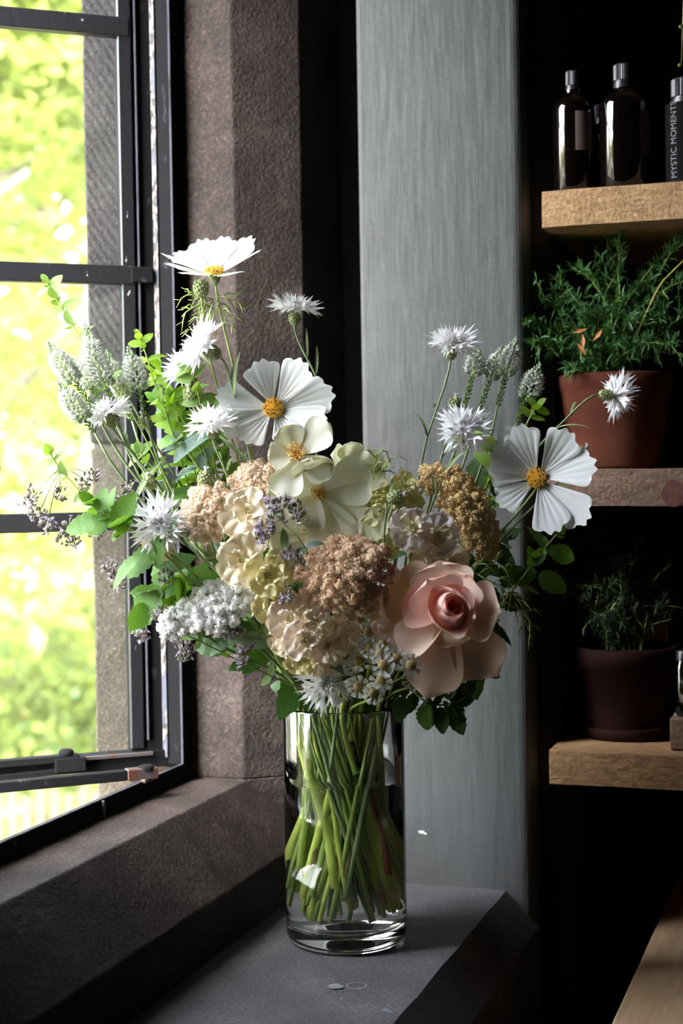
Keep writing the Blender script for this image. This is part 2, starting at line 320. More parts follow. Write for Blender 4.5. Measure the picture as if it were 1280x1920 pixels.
# ------------------------------------------------------------------ stone window, walls
XV, ZV = -0.086, 0.049          # small upright step of the sill
XL, ZL = -0.143, 0.110          # ledge
YJ, YC, YW = 0.102, 0.144, 0.168
XF = -0.200                     # inner face of the iron frame
XC = 0.138                      # right corner of the grey wall
XE = 0.110                      # room-side edge of the sill
def prism(prof, p0, p1, seg=1, jit=0.0, fn=None):
    """sweep a closed 2-D profile from p0 to p1 (numbers); fn(u, v, w) gives the point"""
    mb = MB(); n = len(prof); vs = []
    for i in range(seg + 1):
        w = p0 + (p1 - p0) * i / seg
        for (u, v) in prof:
            q = Vector(fn(u, v, w))
            if jit: q += noise.noise_vector(q * 25) * jit + noise.noise_vector(q * 90) * jit * 0.5
            vs.append(q)
    fs = []
    for i in range(seg):
        for k in range(n):
            k2 = (k + 1) % n; fs.append((i * n + k, i * n + k2, (i + 1) * n + k2, (i + 1) * n + k))
    fs += [tuple(reversed(range(n))), tuple(seg * n + k for k in range(n))]
    mb.add(vs, fs); return mb
YN = -2.20                       # near end of the window
# sill slab the vase stands on, with its chamfered room-side edge
sill = struct('trim_1', prism([(XV - 0.02, 0), (XE, 0), (0.142, -0.036), (0.142, -0.30), (XV - 0.02, -0.30)], YN, YW + 0.004, 60, 0.0012,
              lambda u, v, w: (u, w, v)).mesh('sill_stone', M['stone_sill'], False))
# sloping stones between sill and window frame
wl_ = struct('wall_left', prism([(-0.40, -0.9), (XV - 0.006, -0.9), (XV - 0.006, 0.0), (-0.3, 0.0), (-0.40, -0.07)], YN, YW + .002, 1, 0, lambda u, v, w: (u, w, v)).mesh('wall_core', M['stone'], False))
def stone(mb, m='stone', b=0.0015):
    o = link('stone', mb.mesh('stone', M[m], False), wl_); bevel(o, b, 2, 25); return o
prof = [(-0.40, -0.06), (XV, -0.002), (XV, ZV), (XL, ZL), (XF - 0.010, ZL + 0.001), (XF - .012, ZL - .02), (-0.25, 0.060), (-0.40, -0.02)]
cuts = [YN, -1.30, -0.46, YC - 0.004]
for a, b in zip(cuts, cuts[1:]):
    stone(prism(prof, a + 0.0012, b - 0.0012, max(2, int((b - a) / 0.02)), 0.0010, lambda u, v, w: (u, w, v)))
# far jamb: same moulding turned upright
jp = [(-0.205, YJ), (XL, YJ), (XV, YC), (XV, YW + 0.01), (XV, 0.40), (-0.23, 0.40), (-0.23, YJ + 0.012)]
jp2 = [(-0.225, YJ + 0.022), (-0.324, YJ + 0.022), (-0.324, 0.40), (-0.225, 0.40)]
zc = [-0.01, 0.112, 1.75]
for i, (a, b) in enumerate(zip(zc, zc[1:])):
    stone(prism(jp, a + (0.0012 if i > 1 else 0.0), b - (0.0012 if i else 0), max(1, int((b - a) / 0.02)), 0.0011, lambda u, v, w: (u, v, w)))
jo = [(0.02, 0.452, 'stone_buff'), (0.456, 0.95, 'stone_out'), (0.953, 1.75, 'stone_out')]
for a, b, mm in jo:
    stone(prism(jp2, a, b, max(1, int((b - a) / 0.03)), 0.0012, lambda u, v, w: (u, v, w)), mm, 0.004)
mo = link('mortar_joint', MB().box((-0.321, YJ + 0.027, 0.44), (-0.23, 0.3, 0.47)).mesh('mortar', M['mortar'], False), wl_)
mo = link('mortar_joint', MB().box((XL - 0.02, YC - 0.0005, 0.02), (XV - 0.0015, YC + 0.02, 0.111)).mesh('mortar2', M['mortar'], False), wl_)
stone(prism([(-0.10, 0.1425), (XV, 0.1425), (XV, 0.175), (-0.10, 0.175)], -0.01, 0.1, 6, 0.0008, lambda u, v, w: (u, v, w)))
# stone mullion and lintel, near jamb and the wall around
for (y0, y1) in ((-0.52, -0.387), (-2.19, -0.94)):
    stone(prism([(-0.32, y0), (-0.205, y0), (-0.14, y0 + 0.03), (-0.14, y1 - 0.03), (-0.205, y1), (-0.32, y1)], 0.10, 1.36, 30, 0.001, lambda u, v, w: (u, v, w)), b=0.003)
stone(prism([(-0.40, 1.35), (XV, 1.35), (XV, 1.72), (-0.40, 1.72)], YN, 0.14, 40, 0.001, lambda u, v, w: (u, w, v)), b=0.004)
wb = MB(); wb.box((-0.40, -3.2, -0.9), (XV - 0.01, YN, 2.3)); wb.box((-0.40, YN, 1.72), (XV - 0.01, 0.40, 2.3)); wb.box((-0.40, 0.40, -0.9), (XV, 1.2, 2.3))
wb.box((-0.41, 0.18, -1.9), (-0.3, 6.0, 0.0)); wb.box((-0.40, -3.2, -1.9), (-0.2, 0.5, -0.9))
struct('wall_left', wb.mesh('wall_left_plain', M['stone'], False))

# grey plaster pier with a soft corner, back of the alcove
gp = MB(); R = 0.012; ring = [(-0.034, YW + .10), (-0.034, YW + .004), (-0.0325, YW + .001), (-0.029, YW)]
ring += [(XC - R + R * sin(a), YW + R - R * cos(a)) for a in [i * pi / 2 / 6 for i in range(7)]]
ring += [(XC, 0.80), (XV - 0.06, 0.80), (XV - 0.06, YW + .10)]
o = prism(ring, -0.90, 2.3, 1, 0, lambda u, v, w: (u, v, w)); me = o.mesh('grey_wall', M['wall'], False)
gw = struct('wall_back', me)
wc = MB()
for (x, y, rx, ry) in ((790, 1560, 0.004, 0.0016), (797, 1563, 0.002, 0.001)):
    c = on(x, y, 1, YW - 0.0006)
    wc.add([c] + [(c.x + rx * cos(k * pi / 5) * random.uniform(.7, 1.1), c.y, c.z + ry * sin(k * pi / 5)) for k in range(10)], [(0, k + 1, (k + 1) % 10 + 1) for k in range(10)])
link('paint_chip', wc.mesh('chip', M['chip'], False), gw)
st = MB()
for (x, y, r) in ((628, 1849, 0.0065), (722, 1893, 0.003), (730, 1897, 0.002), (640, 1872, 0.0015), (800, 1722, 0.0013), (560, 1800, 0.0012)):
    c = on(x, y, 2, 0.0009); k0 = len(st.v)
    st.add([c] + [(c.x + r * cos(k * pi / 6) * random.uniform(.75, 1.1), c.y + r * sin(k * pi / 6) * random.uniform(.7, 1.1), c.z) for k in range(12)], [(0, k + 1, (k + 1) % 12 + 1) for k in range(12)])
c = on(668, 1848, 2, 0.0009)
rg = [(c.x + rr * cos(k * pi / 12), c.y + rr * sin(k * pi / 12), c.z) for rr in (0.0085, 0.0075) for k in range(24)]
st.add(rg, [(k, (k + 1) % 24, 24 + (k + 1) % 24, 24 + k) for k in range(24)])
link('mineral_stain', st.mesh('stain', M['stain'], False), sill)

# rest of the room (dim) and the recess
struct('floor', MB().box((-0.4, -3.2, -0.95), (3.0, 1.2, -0.90)).mesh('floor', M['dark'], False))
struct('ceiling', MB().box((-0.4, -3.2, 2.2), (3.0, 1.2, 2.3)).mesh('ceiling', M['plaster'], False))
struct('wall_right', MB().box((3.0, -3.2, -0.95), (3.1, 1.2, 2.3)).mesh('wall_right', M['plaster'], False))
struct('wall_front', MB().box((-0.4, -3.3, -0.95), (3.1, -3.2, 2.3)).mesh('wall_front', M['plaster'], False))
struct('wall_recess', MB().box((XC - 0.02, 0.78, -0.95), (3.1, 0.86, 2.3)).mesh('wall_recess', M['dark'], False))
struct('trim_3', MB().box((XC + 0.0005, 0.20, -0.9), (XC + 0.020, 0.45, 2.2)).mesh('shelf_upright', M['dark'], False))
struct('trim_2', MB().box((XV, -3.2, -0.9), (0.139, YW, -0.29)).mesh('apron', M['plaster'], False))

# ------------------------------------------------------------------ iron window frame (fixed)
f1 = bpy.data.objects.new('window_1', None); COL.objects.link(f1); f1['kind'] = 'structure'; f1.location = (XF, -0.13, ZL)
def wpart(name, mb, m, parent, bw=0.0008):
    me = mb.mesh(name, M[m], False); o = link(name, me, parent, Matrix.Translation(-parent.location)); bevel(o, bw, 1); return o
ZT, YL = 1.35, -0.385
wpart('frame_rail', MB().box((-0.209, YL, ZL - 0.012), (XF, YJ, 0.1275)), 'iron_plain', f1)
wpart('frame_lip', MB().box((-0.2035, YL, 0.1275), (XF, 0.0815, 0.1292)), 'lip', f1, 0.0003)
wpart('frame_stile', MB().box((-0.222, 0.0815, 0.1275), (XF, 0.1035, ZT)), 'iron_plain', f1)
wpart('frame_lip', MB().box((-0.2022, 0.0795, 0.1275), (XF + 0.0002, 0.0815, ZT)), 'lip', f1, 0.0003)
wpart('outer_stile', MB().box((-0.264, 0.106, 0.12), (-0.2215, 0.123, ZT)), 'iron_plain', f1)
wpart('paint_strip', MB().box((-0.2225, 0.0795, 0.135), (-0.2170, 0.0814, ZT)), 'peel', f1, 0.0004)
wpart('frame_head', MB().box((-0.245, YL, ZT - 0.02), (XF, YJ, ZT)), 'iron_plain', f1)
wpart('frame_stile', MB().box((-0.245, YL, 0.12), (XF, YL + 0.018, ZT)), 'iron_plain', f1)
mb = MB(); mb.box((-0.1995, -0.093, 0.108), (-0.197, -0.0905, 0.128))
wpart('rail_joint', mb, 'rust', f1, 0.0002)
# unseen closed window added along the same wall for more daylight on the bouquet
def closed_light(name, ya, yb):
    f = bpy.data.objects.new(name, None); COL.objects.link(f); f['kind'] = 'structure'; f.location = (XF, (ya + yb) / 2, ZL)
    for z0, z1 in ((0.105, 0.13), (ZT - .03, ZT)): wpart('frame_rail', MB().box((-0.235, ya, z0), (XF, yb, z1)), 'iron', f)
    ym = (ya + yb) / 2
    for y in (ya, ym - .01, yb - .022): wpart('frame_stile', MB().box((-0.23, y, 0.12), (XF, y + 0.022, ZT)), 'iron', f)
    for z in (0.376, 0.622, 0.868, 1.114): wpart('glazing_bar', MB().box((-0.226, ya + .02, z - 0.008), (-0.208, yb - .02, z + 0.008)), 'iron', f)
    for (a, b) in ((ya + .02, ym - .008), (ym + .01, yb - .02)):
        for k in range(5): wpart('glass_pane', MB().box((-0.219, a, 0.13 + k * 0.246), (-0.216, b, 0.13 + (k + 1) * 0.246 - .008)), 'pane', f, 0.0001)
closed_light('added_window', -0.94, -0.52)
# open casement, hinged on the far jamb and swung outwards
hv = Vector((0.773, 0.635, 0)).normalized(); nv = Vector((0.635, -0.773, 0)).normalized()   # nv faces the camera side
HP = Vector((-0.2155, 0.0845, 0))
f2 = bpy.data.objects.new('window_2', None); COL.objects.link(f2); f2['kind'] = 'structure'; f2.location = HP + Vector((0, 0, 0.14))
def cas(s0, s1, z0, z1, t0, t1):
    mb = MB(); vs = []
    for s in (s0, s1):
        for (t, z) in ((t0, z0), (t1, z0), (t1, z1), (t0, z1)): vs.append(HP + hv * s + nv * t + Vector((0, 0, z)))
    return mb.add(vs, [(0, 3, 2, 1), (4, 5, 6, 7), (0, 1, 5, 4), (1, 2, 6, 5), (2, 3, 7, 6), (3, 0, 4, 7)])
WC = 0.435; ZB, ZH = 0.134, 1.335
wpart('stile', cas(-0.041, -0.0075, ZB, ZH, -0.016, -0.001), 'iron_plain', f2)
wpart('stile_lip', cas(-0.0245, -0.0228, ZB + .02, ZH - .02, -0.001, 0.003), 'lip', f2, 0.0003)
wpart('glazing_rebate', cas(-0.041, -0.028, ZB + .012, ZH - .012, -0.004, 0.002), 'iron', f2)
wpart('stile', cas(-WC, -WC + 0.036, ZB, ZH, -0.016, 0.002), 'iron', f2)
wpart('bottom_rail', cas(-WC, -0.003, ZB - 0.008, ZB + 0.009, -0.016, 0.001), 'iron_plain', f2)
wpart('rail_lip', cas(-WC, -0.02, ZB + 0.005, ZB + 0.0085, 0.001, 0.006), 'rust', f2, 0.0004)
wpart('top_rail', cas(-WC, -0.003, ZH - 0.02, ZH, -0.016, 0.001), 'iron_plain', f2)
for z in (0.3765, 0.622, 0.8685, 1.114):
    wpart('glazing_bar', cas(-WC + 0.03, -0.030, z - 0.0098, z + 0.0090, -0.010, 0.003), 'iron', f2)
wpart('bar_end', cas(-0.032, -0.010, 0.614, 0.630, -0.002, 0.0045), 'iron_plain', f2)
zz = [0.143, 0.3765, 0.622, 0.8685, 1.114, 1.32]
for a, b in zip(zz, zz[1:]):
    wpart('glass_pane', cas(-WC + 0.03, -0.040, a + 0.008, b - 0.008, -0.006, -0.004), 'pane', f2, 0.0001)

# window stay: two riveted iron arms
sp = on(275, 1453, 0, -0.2)
ws = thing('window_stay', 'black iron stay arm reaching from the frame rail to the open casement', 'window stay', (sp.x, sp.y, 0.128))
def along(t, dz): return HP + hv * t + nv * 0.010 + Vector((0, 0, dz))
a1 = Vector((sp.x, sp.y, 0.1375)); 
e1 = on(-60, 1481, 1, -0.115); a1 = Vector(sp) + Vector((0, 0, 0.002))
dv = (e1 - a1).normalized(); sv = dv.cross(Vector((0, 0, 1))).normalized()
def spart(name, mb, m, label=None):
    o = link(name, mb.mesh(name, M[m], False), ws, Matrix.Translation(-Vector(ws.location)), label=label); bevel(o, 0.0007, 1); return o
spart('arm', MB().obox(a1 - dv * 0.004, e1, sv * 0.0055, (0, 0, 0.0048)), 'iron_plain')
spart('arm_end', MB().obox(a1 - dv * 0.010, a1 + dv * 0.020, sv * 0.0065, (0, 0, 0.0054)), 'rust', 'rusty end of the arm')
spart('rivet', MB().lathe([(0, 0.0082), (0.0065, 0.0075), (0.0080, 0.0055), (0.0080, 0.003)], 20, Matrix.Translation(a1)), 'iron_plain')
spart('bracket', MB().box((a1.x - 0.012, a1.y - 0.010, 0.1275), (a1.x + 0.004, a1.y + 0.012, a1.z - 0.0045)), 'rust', 'rusty bracket under the rivet')
q = along(-0.108, 0.144)
spart('slide_bar', MB().obox(q + hv * 0.012, along(-0.34, 0.143), nv * 0.006, (0, 0, 0.0035)), 'iron_plain')
spart('slide_bar', MB().obox(q + hv * 0.002 + Vector((0, 0, -0.012)), along(-0.34, 0.126), nv * 0.005, (0, 0, 0.003)), 'iron_plain')
spart('slide_clip', MB().obox(q + hv * 0.018 - Vector((0, 0, 0.006)), q - hv * 0.012 - Vector((0, 0, 0.006)), nv * 0.008, (0, 0, 0.007)), 'iron_plain')
spart('rivet', MB().lathe([(0, 0.0062), (0.006, 0.0055), (0.0075, 0.003), (0.0075, 0.001)], 20, Matrix.Translation(q + Vector((0, 0, 0.003)))), 'iron_plain')

portal((-0.26, -0.14, 0.73), 0.5, 1.25); portal((-0.26, -0.73, 0.73), 0.42, 1.25)

# ------------------------------------------------------------------ outdoors
import numpy as np
rng = np.random.default_rng(3)
ZG = -1.8
struct('floor_outside', MB().box((-40, -20, ZG - 0.2), (-0.41, 50, ZG)).mesh('garden_ground', M['gravel'], False))
def leafcloud(centres, n, size, spread=0.25):
    """n folded leaves scattered through ellipsoid clumps (x, y, z, rx, ry, rz)"""
    c = np.array(centres); w = (c[:, 3] * c[:, 4] * c[:, 5]) ** 0.66; w /= w.sum()
    k = rng.choice(len(c), n, p=w); d = rng.normal(size=(n, 3)); d /= np.linalg.norm(d, axis=1)[:, None]
    rad = rng.uniform(0.35, 1.0, n) ** 0.45
    p = c[k, :3] + d * rad[:, None] * c[k, 3:6]
    a = rng.normal(size=(n, 3)); a[:, 2] *= 0.6; a /= np.linalg.norm(a, axis=1)[:, None]
    b = rng.normal(size=(n, 3)); b -= a * (a * b).sum(1)[:, None]; b /= np.linalg.norm(b, axis=1)[:, None]
    nn = np.cross(a, b); s = size * rng.uniform(0.6, 1.3, n)[:, None]
    v = np.stack([p - a * s, p + b * s * .55 + nn * s * .15, p + a * s, p - b * s * .55 + nn * s * .15], 1).reshape(-1, 3)
    i = np.arange(n)[:, None] * 4
    f = np.concatenate([i + [[0, 1, 2]], i + [[0, 2, 3]]], 1).reshape(-1, 3)
    me = bpy.data.meshes.new('leaf_cloud'); me.vertices.add(len(v)); me.vertices.foreach_set('co', v.ravel())
    me.loops.add(f.size); me.loops.foreach_set('vertex_index', f.ravel().astype(np.int32))
    me.polygons.add(len(f)); me.polygons.foreach_set('loop_start', np.arange(0, f.size, 3, dtype=np.int32))
    me.update(calc_edges=True); me.validate(); return me
def tree(x, y, h, r, n, size, label, m='tree_leaf', clumps=12):
    t = thing('garden_tree', label, 'tree', (x, y, ZG), 'trees in the sunny garden')
    mb = MB(); mb.tube([(0, 0, -0.05), (0.1, 0.05, h * .3), (0, 0.1, h * .6), (0.1, 0, h * .85)], [r * .055, r * .045, r * .03, r * .015], 10)
    for k in range(6):
        a = k * 1.05; mb.tube([(0.05, 0.05, h * (.35 + .06 * k)), (cos(a) * r * .4, sin(a) * r * .4, h * (.5 + .06 * k)), (cos(a) * r * .75, sin(a) * r * .75, h * (.56 + .06 * k))], [r * .022, r * .015, r * .006], 6)
    link('trunk', mb.mesh('trunk', M['bark']), t)
    cs = []
    for k in range(clumps):
        a = random.uniform(0, 2 * pi); q = random.uniform(0.1, 0.75) * r
        rr = r * random.uniform(.28, .45); cs.append((q * cos(a), q * sin(a), h * random.uniform(.20, .98), rr, rr, rr * .75))
    me = leafcloud(cs, n, size); me.materials.append(M[m]); link('foliage', me, t, kind='stuff'); return t
def gp_(x, dist): d = ray(x, 900); d.z = 0; d.normalize(); return CAM + d * dist
for (x, dist, h, r, n, s, lab) in (
        (-75, 9.0, 6.0, 2.3, 8500, .065, 'leafy yellow-green tree seen through the open casement panes'),
        (-260, 12.0, 7.5, 2.6, 7000, .08, 'tall tree left of the view with sunlit crown'),
        (240, 13.0, 8.5, 3.3, 9000, .085, 'broad tree behind the stone window jamb'),
        (-480, 8.0, 6.5, 2.2, 6000, .07, 'tree far left beyond the casement edge'),
        (90, 19.0, 9.5, 3.8, 8000, .11, 'distant tall tree filling gaps between nearer crowns')):
    q = gp_(x, dist); tree(q.x, q.y, h, r, n, s, lab)
for (az, dist, h, r, n, lab) in ((-1.25, 8.5, 4.6, 2.0, 4500, 'unseen tree added straight out from the window to dim the vase reflection'), (-1.62, 8.0, 4.2, 2.0, 4500, 'unseen tree added to the side of the first light to cover the bright horizon'), (-1.95, 8.5, 4.8, 2.1, 4500, 'unseen tree added facing the second light to cover the bright horizon'),
        (-0.95, 9.5, 5.0, 2.1, 4500, 'unseen tree added past the casement edge to cover the bright horizon'), (-2.35, 9.0, 4.6, 2.1, 4000, 'unseen tree added on the camera side of the house to cover the bright horizon')):
    tree(sin(az) * dist, cos(az) * dist, h, r, n, .08, lab)  # unseen trees added to block the bright horizon reflected in the vase
def shrub(x, dist, w, h, n, s, lab, flowers=0):
    q = gp_(x, dist); t = thing('garden_shrub', lab, 'shrub', (q.x, q.y, ZG), 'shrubs below the trees')
    mb = MB()
    for k in range(7):
        a = k * 0.9; mb.tube([(0, 0, -0.03), (cos(a) * w * .2, sin(a) * w * .2, h * .4), (cos(a) * w * .4, sin(a) * w * .4, h * .7)], [.02, .015, .006], 5)
    link('branches', mb.mesh('branches', M['bark']), t)
    cs = [(random.uniform(-.5, .5) * w, random.uniform(-.5, .5) * w, h * random.uniform(.3, .75), w * .32, w * .32, h * .28) for _ in range(9)]
    me = leafcloud(cs, n, s); me.materials.append(M['tree_leaf2']); link('foliage', me, t, kind='stuff')
    if flowers:
        mb = MB()
        for k in range(flowers):
            c = random.choice(cs); d = Vector((random.gauss(0, 1), random.gauss(0, 1), random.gauss(0, 1))).normalized()
            mb.blob((c[0] + d.x * c[3], c[1] + d.y * c[4], c[2] + d.z * c[5]), 0.05, 6, 3)
        link('blossoms', mb.mesh('blossoms', M['orange']), t, kind='stuff', label='orange blossoms')
for a in ((30, 10.5, 1.6, 1.15, 3000, .05, 'low shrub with orange blossoms beside the garden wall', 26),
          (130, 9.0, 1.0, 0.9, 1800, .04, 'small round shrub near the stone window jamb'),
          (-120, 9.5, 1.6, 1.4, 3000, .05, 'wide shrub behind the slatted fence'),
          (10, 8.0, 1.1, 0.8, 1800, .035, 'low shrub just above the stay arm'),
          (300, 12, 2.5, 2.2, 4000, .06, 'large shrub hidden partly by the jamb')): shrub(*a)
# low rubble wall in the garden
q = gp_(-20, 14.5); gwl = thing('garden_wall', 'low grey stone wall at the back of the sunny garden', 'wall', (q.x, q.y, ZG))
wd = RT.copy(); wd.z = 0; wd.normalize(); bdv = Vector((wd.y, -wd.x, 0)) * .15
smesh = []
for k in range(4):
    mb = MB(); mb.obox((-.2, 0, 0), (.2, 0, 0), (0, .15, 0), (0, 0, .1)); mb.v = [tuple(Vector(v) + noise.noise_vector(Vector(v) * 3 + Vector((k, 0, 0))) * .03) for v in mb.v]
    smesh.append(mb.mesh('rubble', M['stone_buff'], False))
for r in range(4):
    for k in range(14):
        p = wd * ((k - 7) * 0.43 + (r % 2) * .2) + Vector((0, 0, .1 + r * .21))
        link('stone', random.choice(smesh), gwl, Matrix.Translation(p) @ Matrix.Rotation(math.atan2(wd.y, wd.x), 4, 'Z'))
# slatted fence close below the window
fe = gp_(90, 5.6); fn_ = thing('slatted_fence', 'pinkish brown upright-slat fence low beyond the window sill', 'fence', (fe.x, fe.y, ZG))
sl = MB().box((-0.015, -0.01, 0), (0.015, 0.01, 1.07)).mesh('slat', M['fence'], False)
for k in range(64):
    link('slat', sl, fn_, Matrix.Translation(wd * ((k - 34) * 0.052)) @ Matrix.Rotation(math.atan2(wd.y, wd.x), 4, 'Z') @ Matrix.Diagonal((1, 1, 1 + .015 * sin(k * 2.3), 1)))
mb = MB()
for z in (0.25, 0.8): mb.obox(wd * (-34.5 * .052) + bdv * .15 + Vector((0, 0, z)), wd * (30 * .052) + bdv * .15 + Vector((0, 0, z)), bdv.normalized() * .01, (0, 0, .03))
link('fence_rail', mb.mesh('rails', M['fence'], False), fn_)

# ------------------------------------------------------------------ shelves in the recess
YS = 0.150; XS0 = 0.1592
def shelf(lab, z0, z1, m, x1=0.95, wob=0.0015, dy=0.30):
    n = 6; pr = [(0, 0.001), (0.0015, 0), (dy, 0), (dy, 1), (0.0015, 1), (0, .98), (-.0006, .5)]
    mb = prism(pr, XS0, x1, 50, 0, lambda u, v, w: (w, YS + u, z0 + (z1 - z0) * v))
    mb.v = [(x, y + noise.noise((x * 40, 3, z * 60)) * .0012 * (y < YS + .01), z + noise.noise(Vector((x * 14, 5 + z, 0))) * wob) for x, y, z in mb.v]
    o = link('shelf_board', mb.mesh('shelf_board', M[m], False)); tag(o, lab, 'shelf', 'rough sawn shelves in the recess'); return o
s1 = shelf('pale sawn pine shelf carrying the dark bottles', 0.6535, 0.6885, 'pine')
s2 = shelf('weathered brown shelf with a red knot under the upper pot', 0.3838, 0.4195, 'pine_dull')
s3 = shelf('lowest pale pine shelf under the lower flowerpot', 0.114, 0.1468, 'pine')
s0 = shelf('pine shelf above the frame with a trailing plant', 0.985, 1.02, 'pine')
kc = on(1262, 925, 1, YS - 0.0008); mb = MB()
mb.add([kc] + [(kc.x + 0.011 * cos(k * pi / 9) * random.uniform(.85, 1.1), kc.y, kc.z + 0.013 * sin(k * pi / 9)) for k in range(18)], [(0, (k + 1) % 18 + 1, k + 1) for k in range(18)])
link('knot', mb.mesh('knot', mat('red_knot', (0.10, 0.03, 0.022), (0.16, 0.055, 0.04), 0.7, 120), False), s2)
wt = link('counter_board', prism([(0, 0), (0.9, 0), (0.9, .03), (0, .03)], -0.12, 0.775, 20, 0.0005, lambda u, v, w: (0.2455 + u, w, -0.08 + v)).mesh('board', M['pine_board'], False))
bevel(wt, .002); tag(wt, 'pale knotty pine counter board at bottom right', 'counter')
for (xx, yy) in ((0.28, 0.0), (0.95, 0.0), (0.28, 0.7)):
    link('leg', MB().box((xx, yy, -0.9), (xx + .05, yy + .05, -0.08)).mesh('leg', M['dark'], False), wt)

# bottles ---------------------------------------------------------------
def bottle(x, yp, r, h, caph, capr, lab, lang=None, text=False, cap_lab=None):
    c = on(x, 340, 1, yp); zb = 0.6892
    t = thing('medicine_bottle', lab, 'bottle', (c.x, c.y, zb), 'dark bottles on the top shelf')
    sh = h - caph; rn = r * 0.42
    pr = [(0, 0.001), (r * .9, 0), (r, .003), (r, sh * .80), (r * .97, sh * .84), (r * .80, sh * .90), (rn * 1.15, sh * .95), (rn, sh * .97), (rn, sh)]
    link('body', MB().lathe(pr, 48).mesh('body', M['amber']), t)
    mb = MB(); n = 60; rows = [(capr * 1.06, sh - .002), (capr * 1.06, sh + caph * .16), (capr * .98, sh + caph * .18), (capr * .98, sh + caph * .24), (capr, sh + caph * .27), (capr, sh + caph * .93), (capr * .93, h), (0, h)]
    vs = []; fs = []
    for j, (rr, z) in enumerate(rows[:-1]):
        for k in range(n):
            q = rr * (1 + (.045 if (k % 2 and 4 <= j <= 5) else 0)); vs.append((q * cos(2 * pi * k / n), q * sin(2 * pi * k / n), z))
    for j in range(len(rows) - 2):
        for k in range(n): fs.append((j * n + k, j * n + (k + 1) % n, (j + 1) * n + (k + 1) % n, (j + 1) * n + k))
    fs.append(tuple((len(rows) - 2) * n + k for k in range(n)))
    link('cap', mb.add(vs, fs).mesh('cap', M['cap'], False), t)
    if lang:
        a0, a1, z0, z1, m = lang; vs = []; fs = []; n = 14
        for k in range(n + 1):
            a = radians(a0 + (a1 - a0) * k / n)
            for rr in (r + .0006,):
                vs += [(rr * cos(a), rr * sin(a), z0), (rr * cos(a), rr * sin(a), z1)]
        fs = [(2 * k, 2 * k + 2, 2 * k + 3, 2 * k + 1) for k in range(n)]
        link('paper_label', MB().add(vs, fs).mesh('paper_label', M[m]), t)
    if text:
        cu = bpy.data.curves.new('lettering', 'FONT'); cu.body = 'MYSTIC MOMENTS'; cu.size = 0.0090; cu.space_character = 1.05; cu.align_x = 'LEFT'
        to = bpy.data.objects.new('t', cu); COL.objects.link(to); dg = bpy.context.evaluated_depsgraph_get(); dg.update()
        me = bpy.data.meshes.new_from_object(to.evaluated_get(dg)); bpy.data.objects.remove(to)
        ac = radians(text)
        for v in me.vertices:
            a = ac + (-v.co.y) / r; z = .006 + v.co.x * 0.93       # runs upward, tops of letters to the left
            v.co = Vector(((r + .0010) * cos(a), (r + .0010) * sin(a), z))
        me.materials.clear(); me.materials.append(M['print']); link('lettering', me, t, label='pale capital lettering running up the bottle')
    return t
bottle(1076, 0.186, 0.0203, 0.121, 0.019, 0.0070, 'leftmost dark bottle with a short black cap on the top shelf', (-75, -22, .040, .078, 'label'))
bottle(1171, 0.190, 0.0242, 0.1235, 0.0215, 0.0098, 'tallest dark bottle with a ribbed black cap, middle of the top shelf', (-42, -5, .033, .075, 'label'))
bottle(1288, 0.188, 0.0195, 0.103, 0.0240, 0.0142, 'rightmost dark bottle with lettering and a broad ribbed cap', (-175, 30, .004, .078, 'label_black'), text=-112)
bottle(1128, 0.245, 0.018, 0.100, 0.018, 0.0075, 'small dark bottle standing behind between the left two bottles', None)

# pots with ferns ---------------------------------------------------------
def bez(p0, p1, p2, p3, n):
    out = []
    for i in range(n + 1):
        t = i / n; out.append(p0 * (1 - t) ** 3 + p1 * 3 * t * (1 - t) ** 2 + p2 * 3 * t * t * (1 - t) + p3 * t ** 3)
    return out
def frond_mesh(base, tip, nodes, needle, side=0.02, droop=0.0, w=0.0008, start=.25):
    mb = MB(); b, t = Vector(base), Vector(tip); L = (t - b).length
    pts = bez(b, b + Vector((0, 0, L * .45)), t - (t - b) * .25 + Vector((0, 0, L * .12)), t - Vector((0, 0, droop)), 10)
    mb.tube(pts, [.0010 * (1 - .7 * i / 10) for i in range(11)], 4)
    def needles(p, d, k, ln):
        for _ in range(k):
            v = (d * random.uniform(.2, .9) + Vector((random.gauss(0, .6), random.gauss(0, .6), random.gauss(0, .6)))).normalized()
            l = ln * random.uniform(.6, 1.15); s = v.cross(Vector((random.random(), random.random(), random.random()))).normalized() * w
            m1 = p + v * l * .5 + Vector((0, 0, .0015)); e = p + v * l
            mb.add([p - s * .5, p + s * .5, m1 + s, m1 - s, e], [(0, 1, 2, 3), (3, 2, 4)])
    mb.cur = 1
    for i in range(nodes):
        u = start + (1 - start) * i / (nodes - 1); j = min(9, int(u * 10)); fr = u * 10 - j
        p = pts[j].lerp(pts[min(10, j + 1)], min(fr, 1)); d = (pts[j + 1] - pts[j]).normalized()
        needles(p, d, 5, needle)
        if side and i % 2 == 0 and u < .93:
            sd_ = (d * .7 + Vector((random.gauss(0, .7), random.gauss(0, .7), random.gauss(0, .5)))).normalized()
            e = p + sd_ * side * random.uniform(.5, 1.2); mb.cur = 0; mb.tube([p, p.lerp(e, .5) + Vector((0, 0, .001)), e], [.0006, .0005, .0003], 3); mb.cur = 1
            for k in range(3): needles(p.lerp(e, .45 + .27 * k), sd_, 4, needle * .8)
    return mb
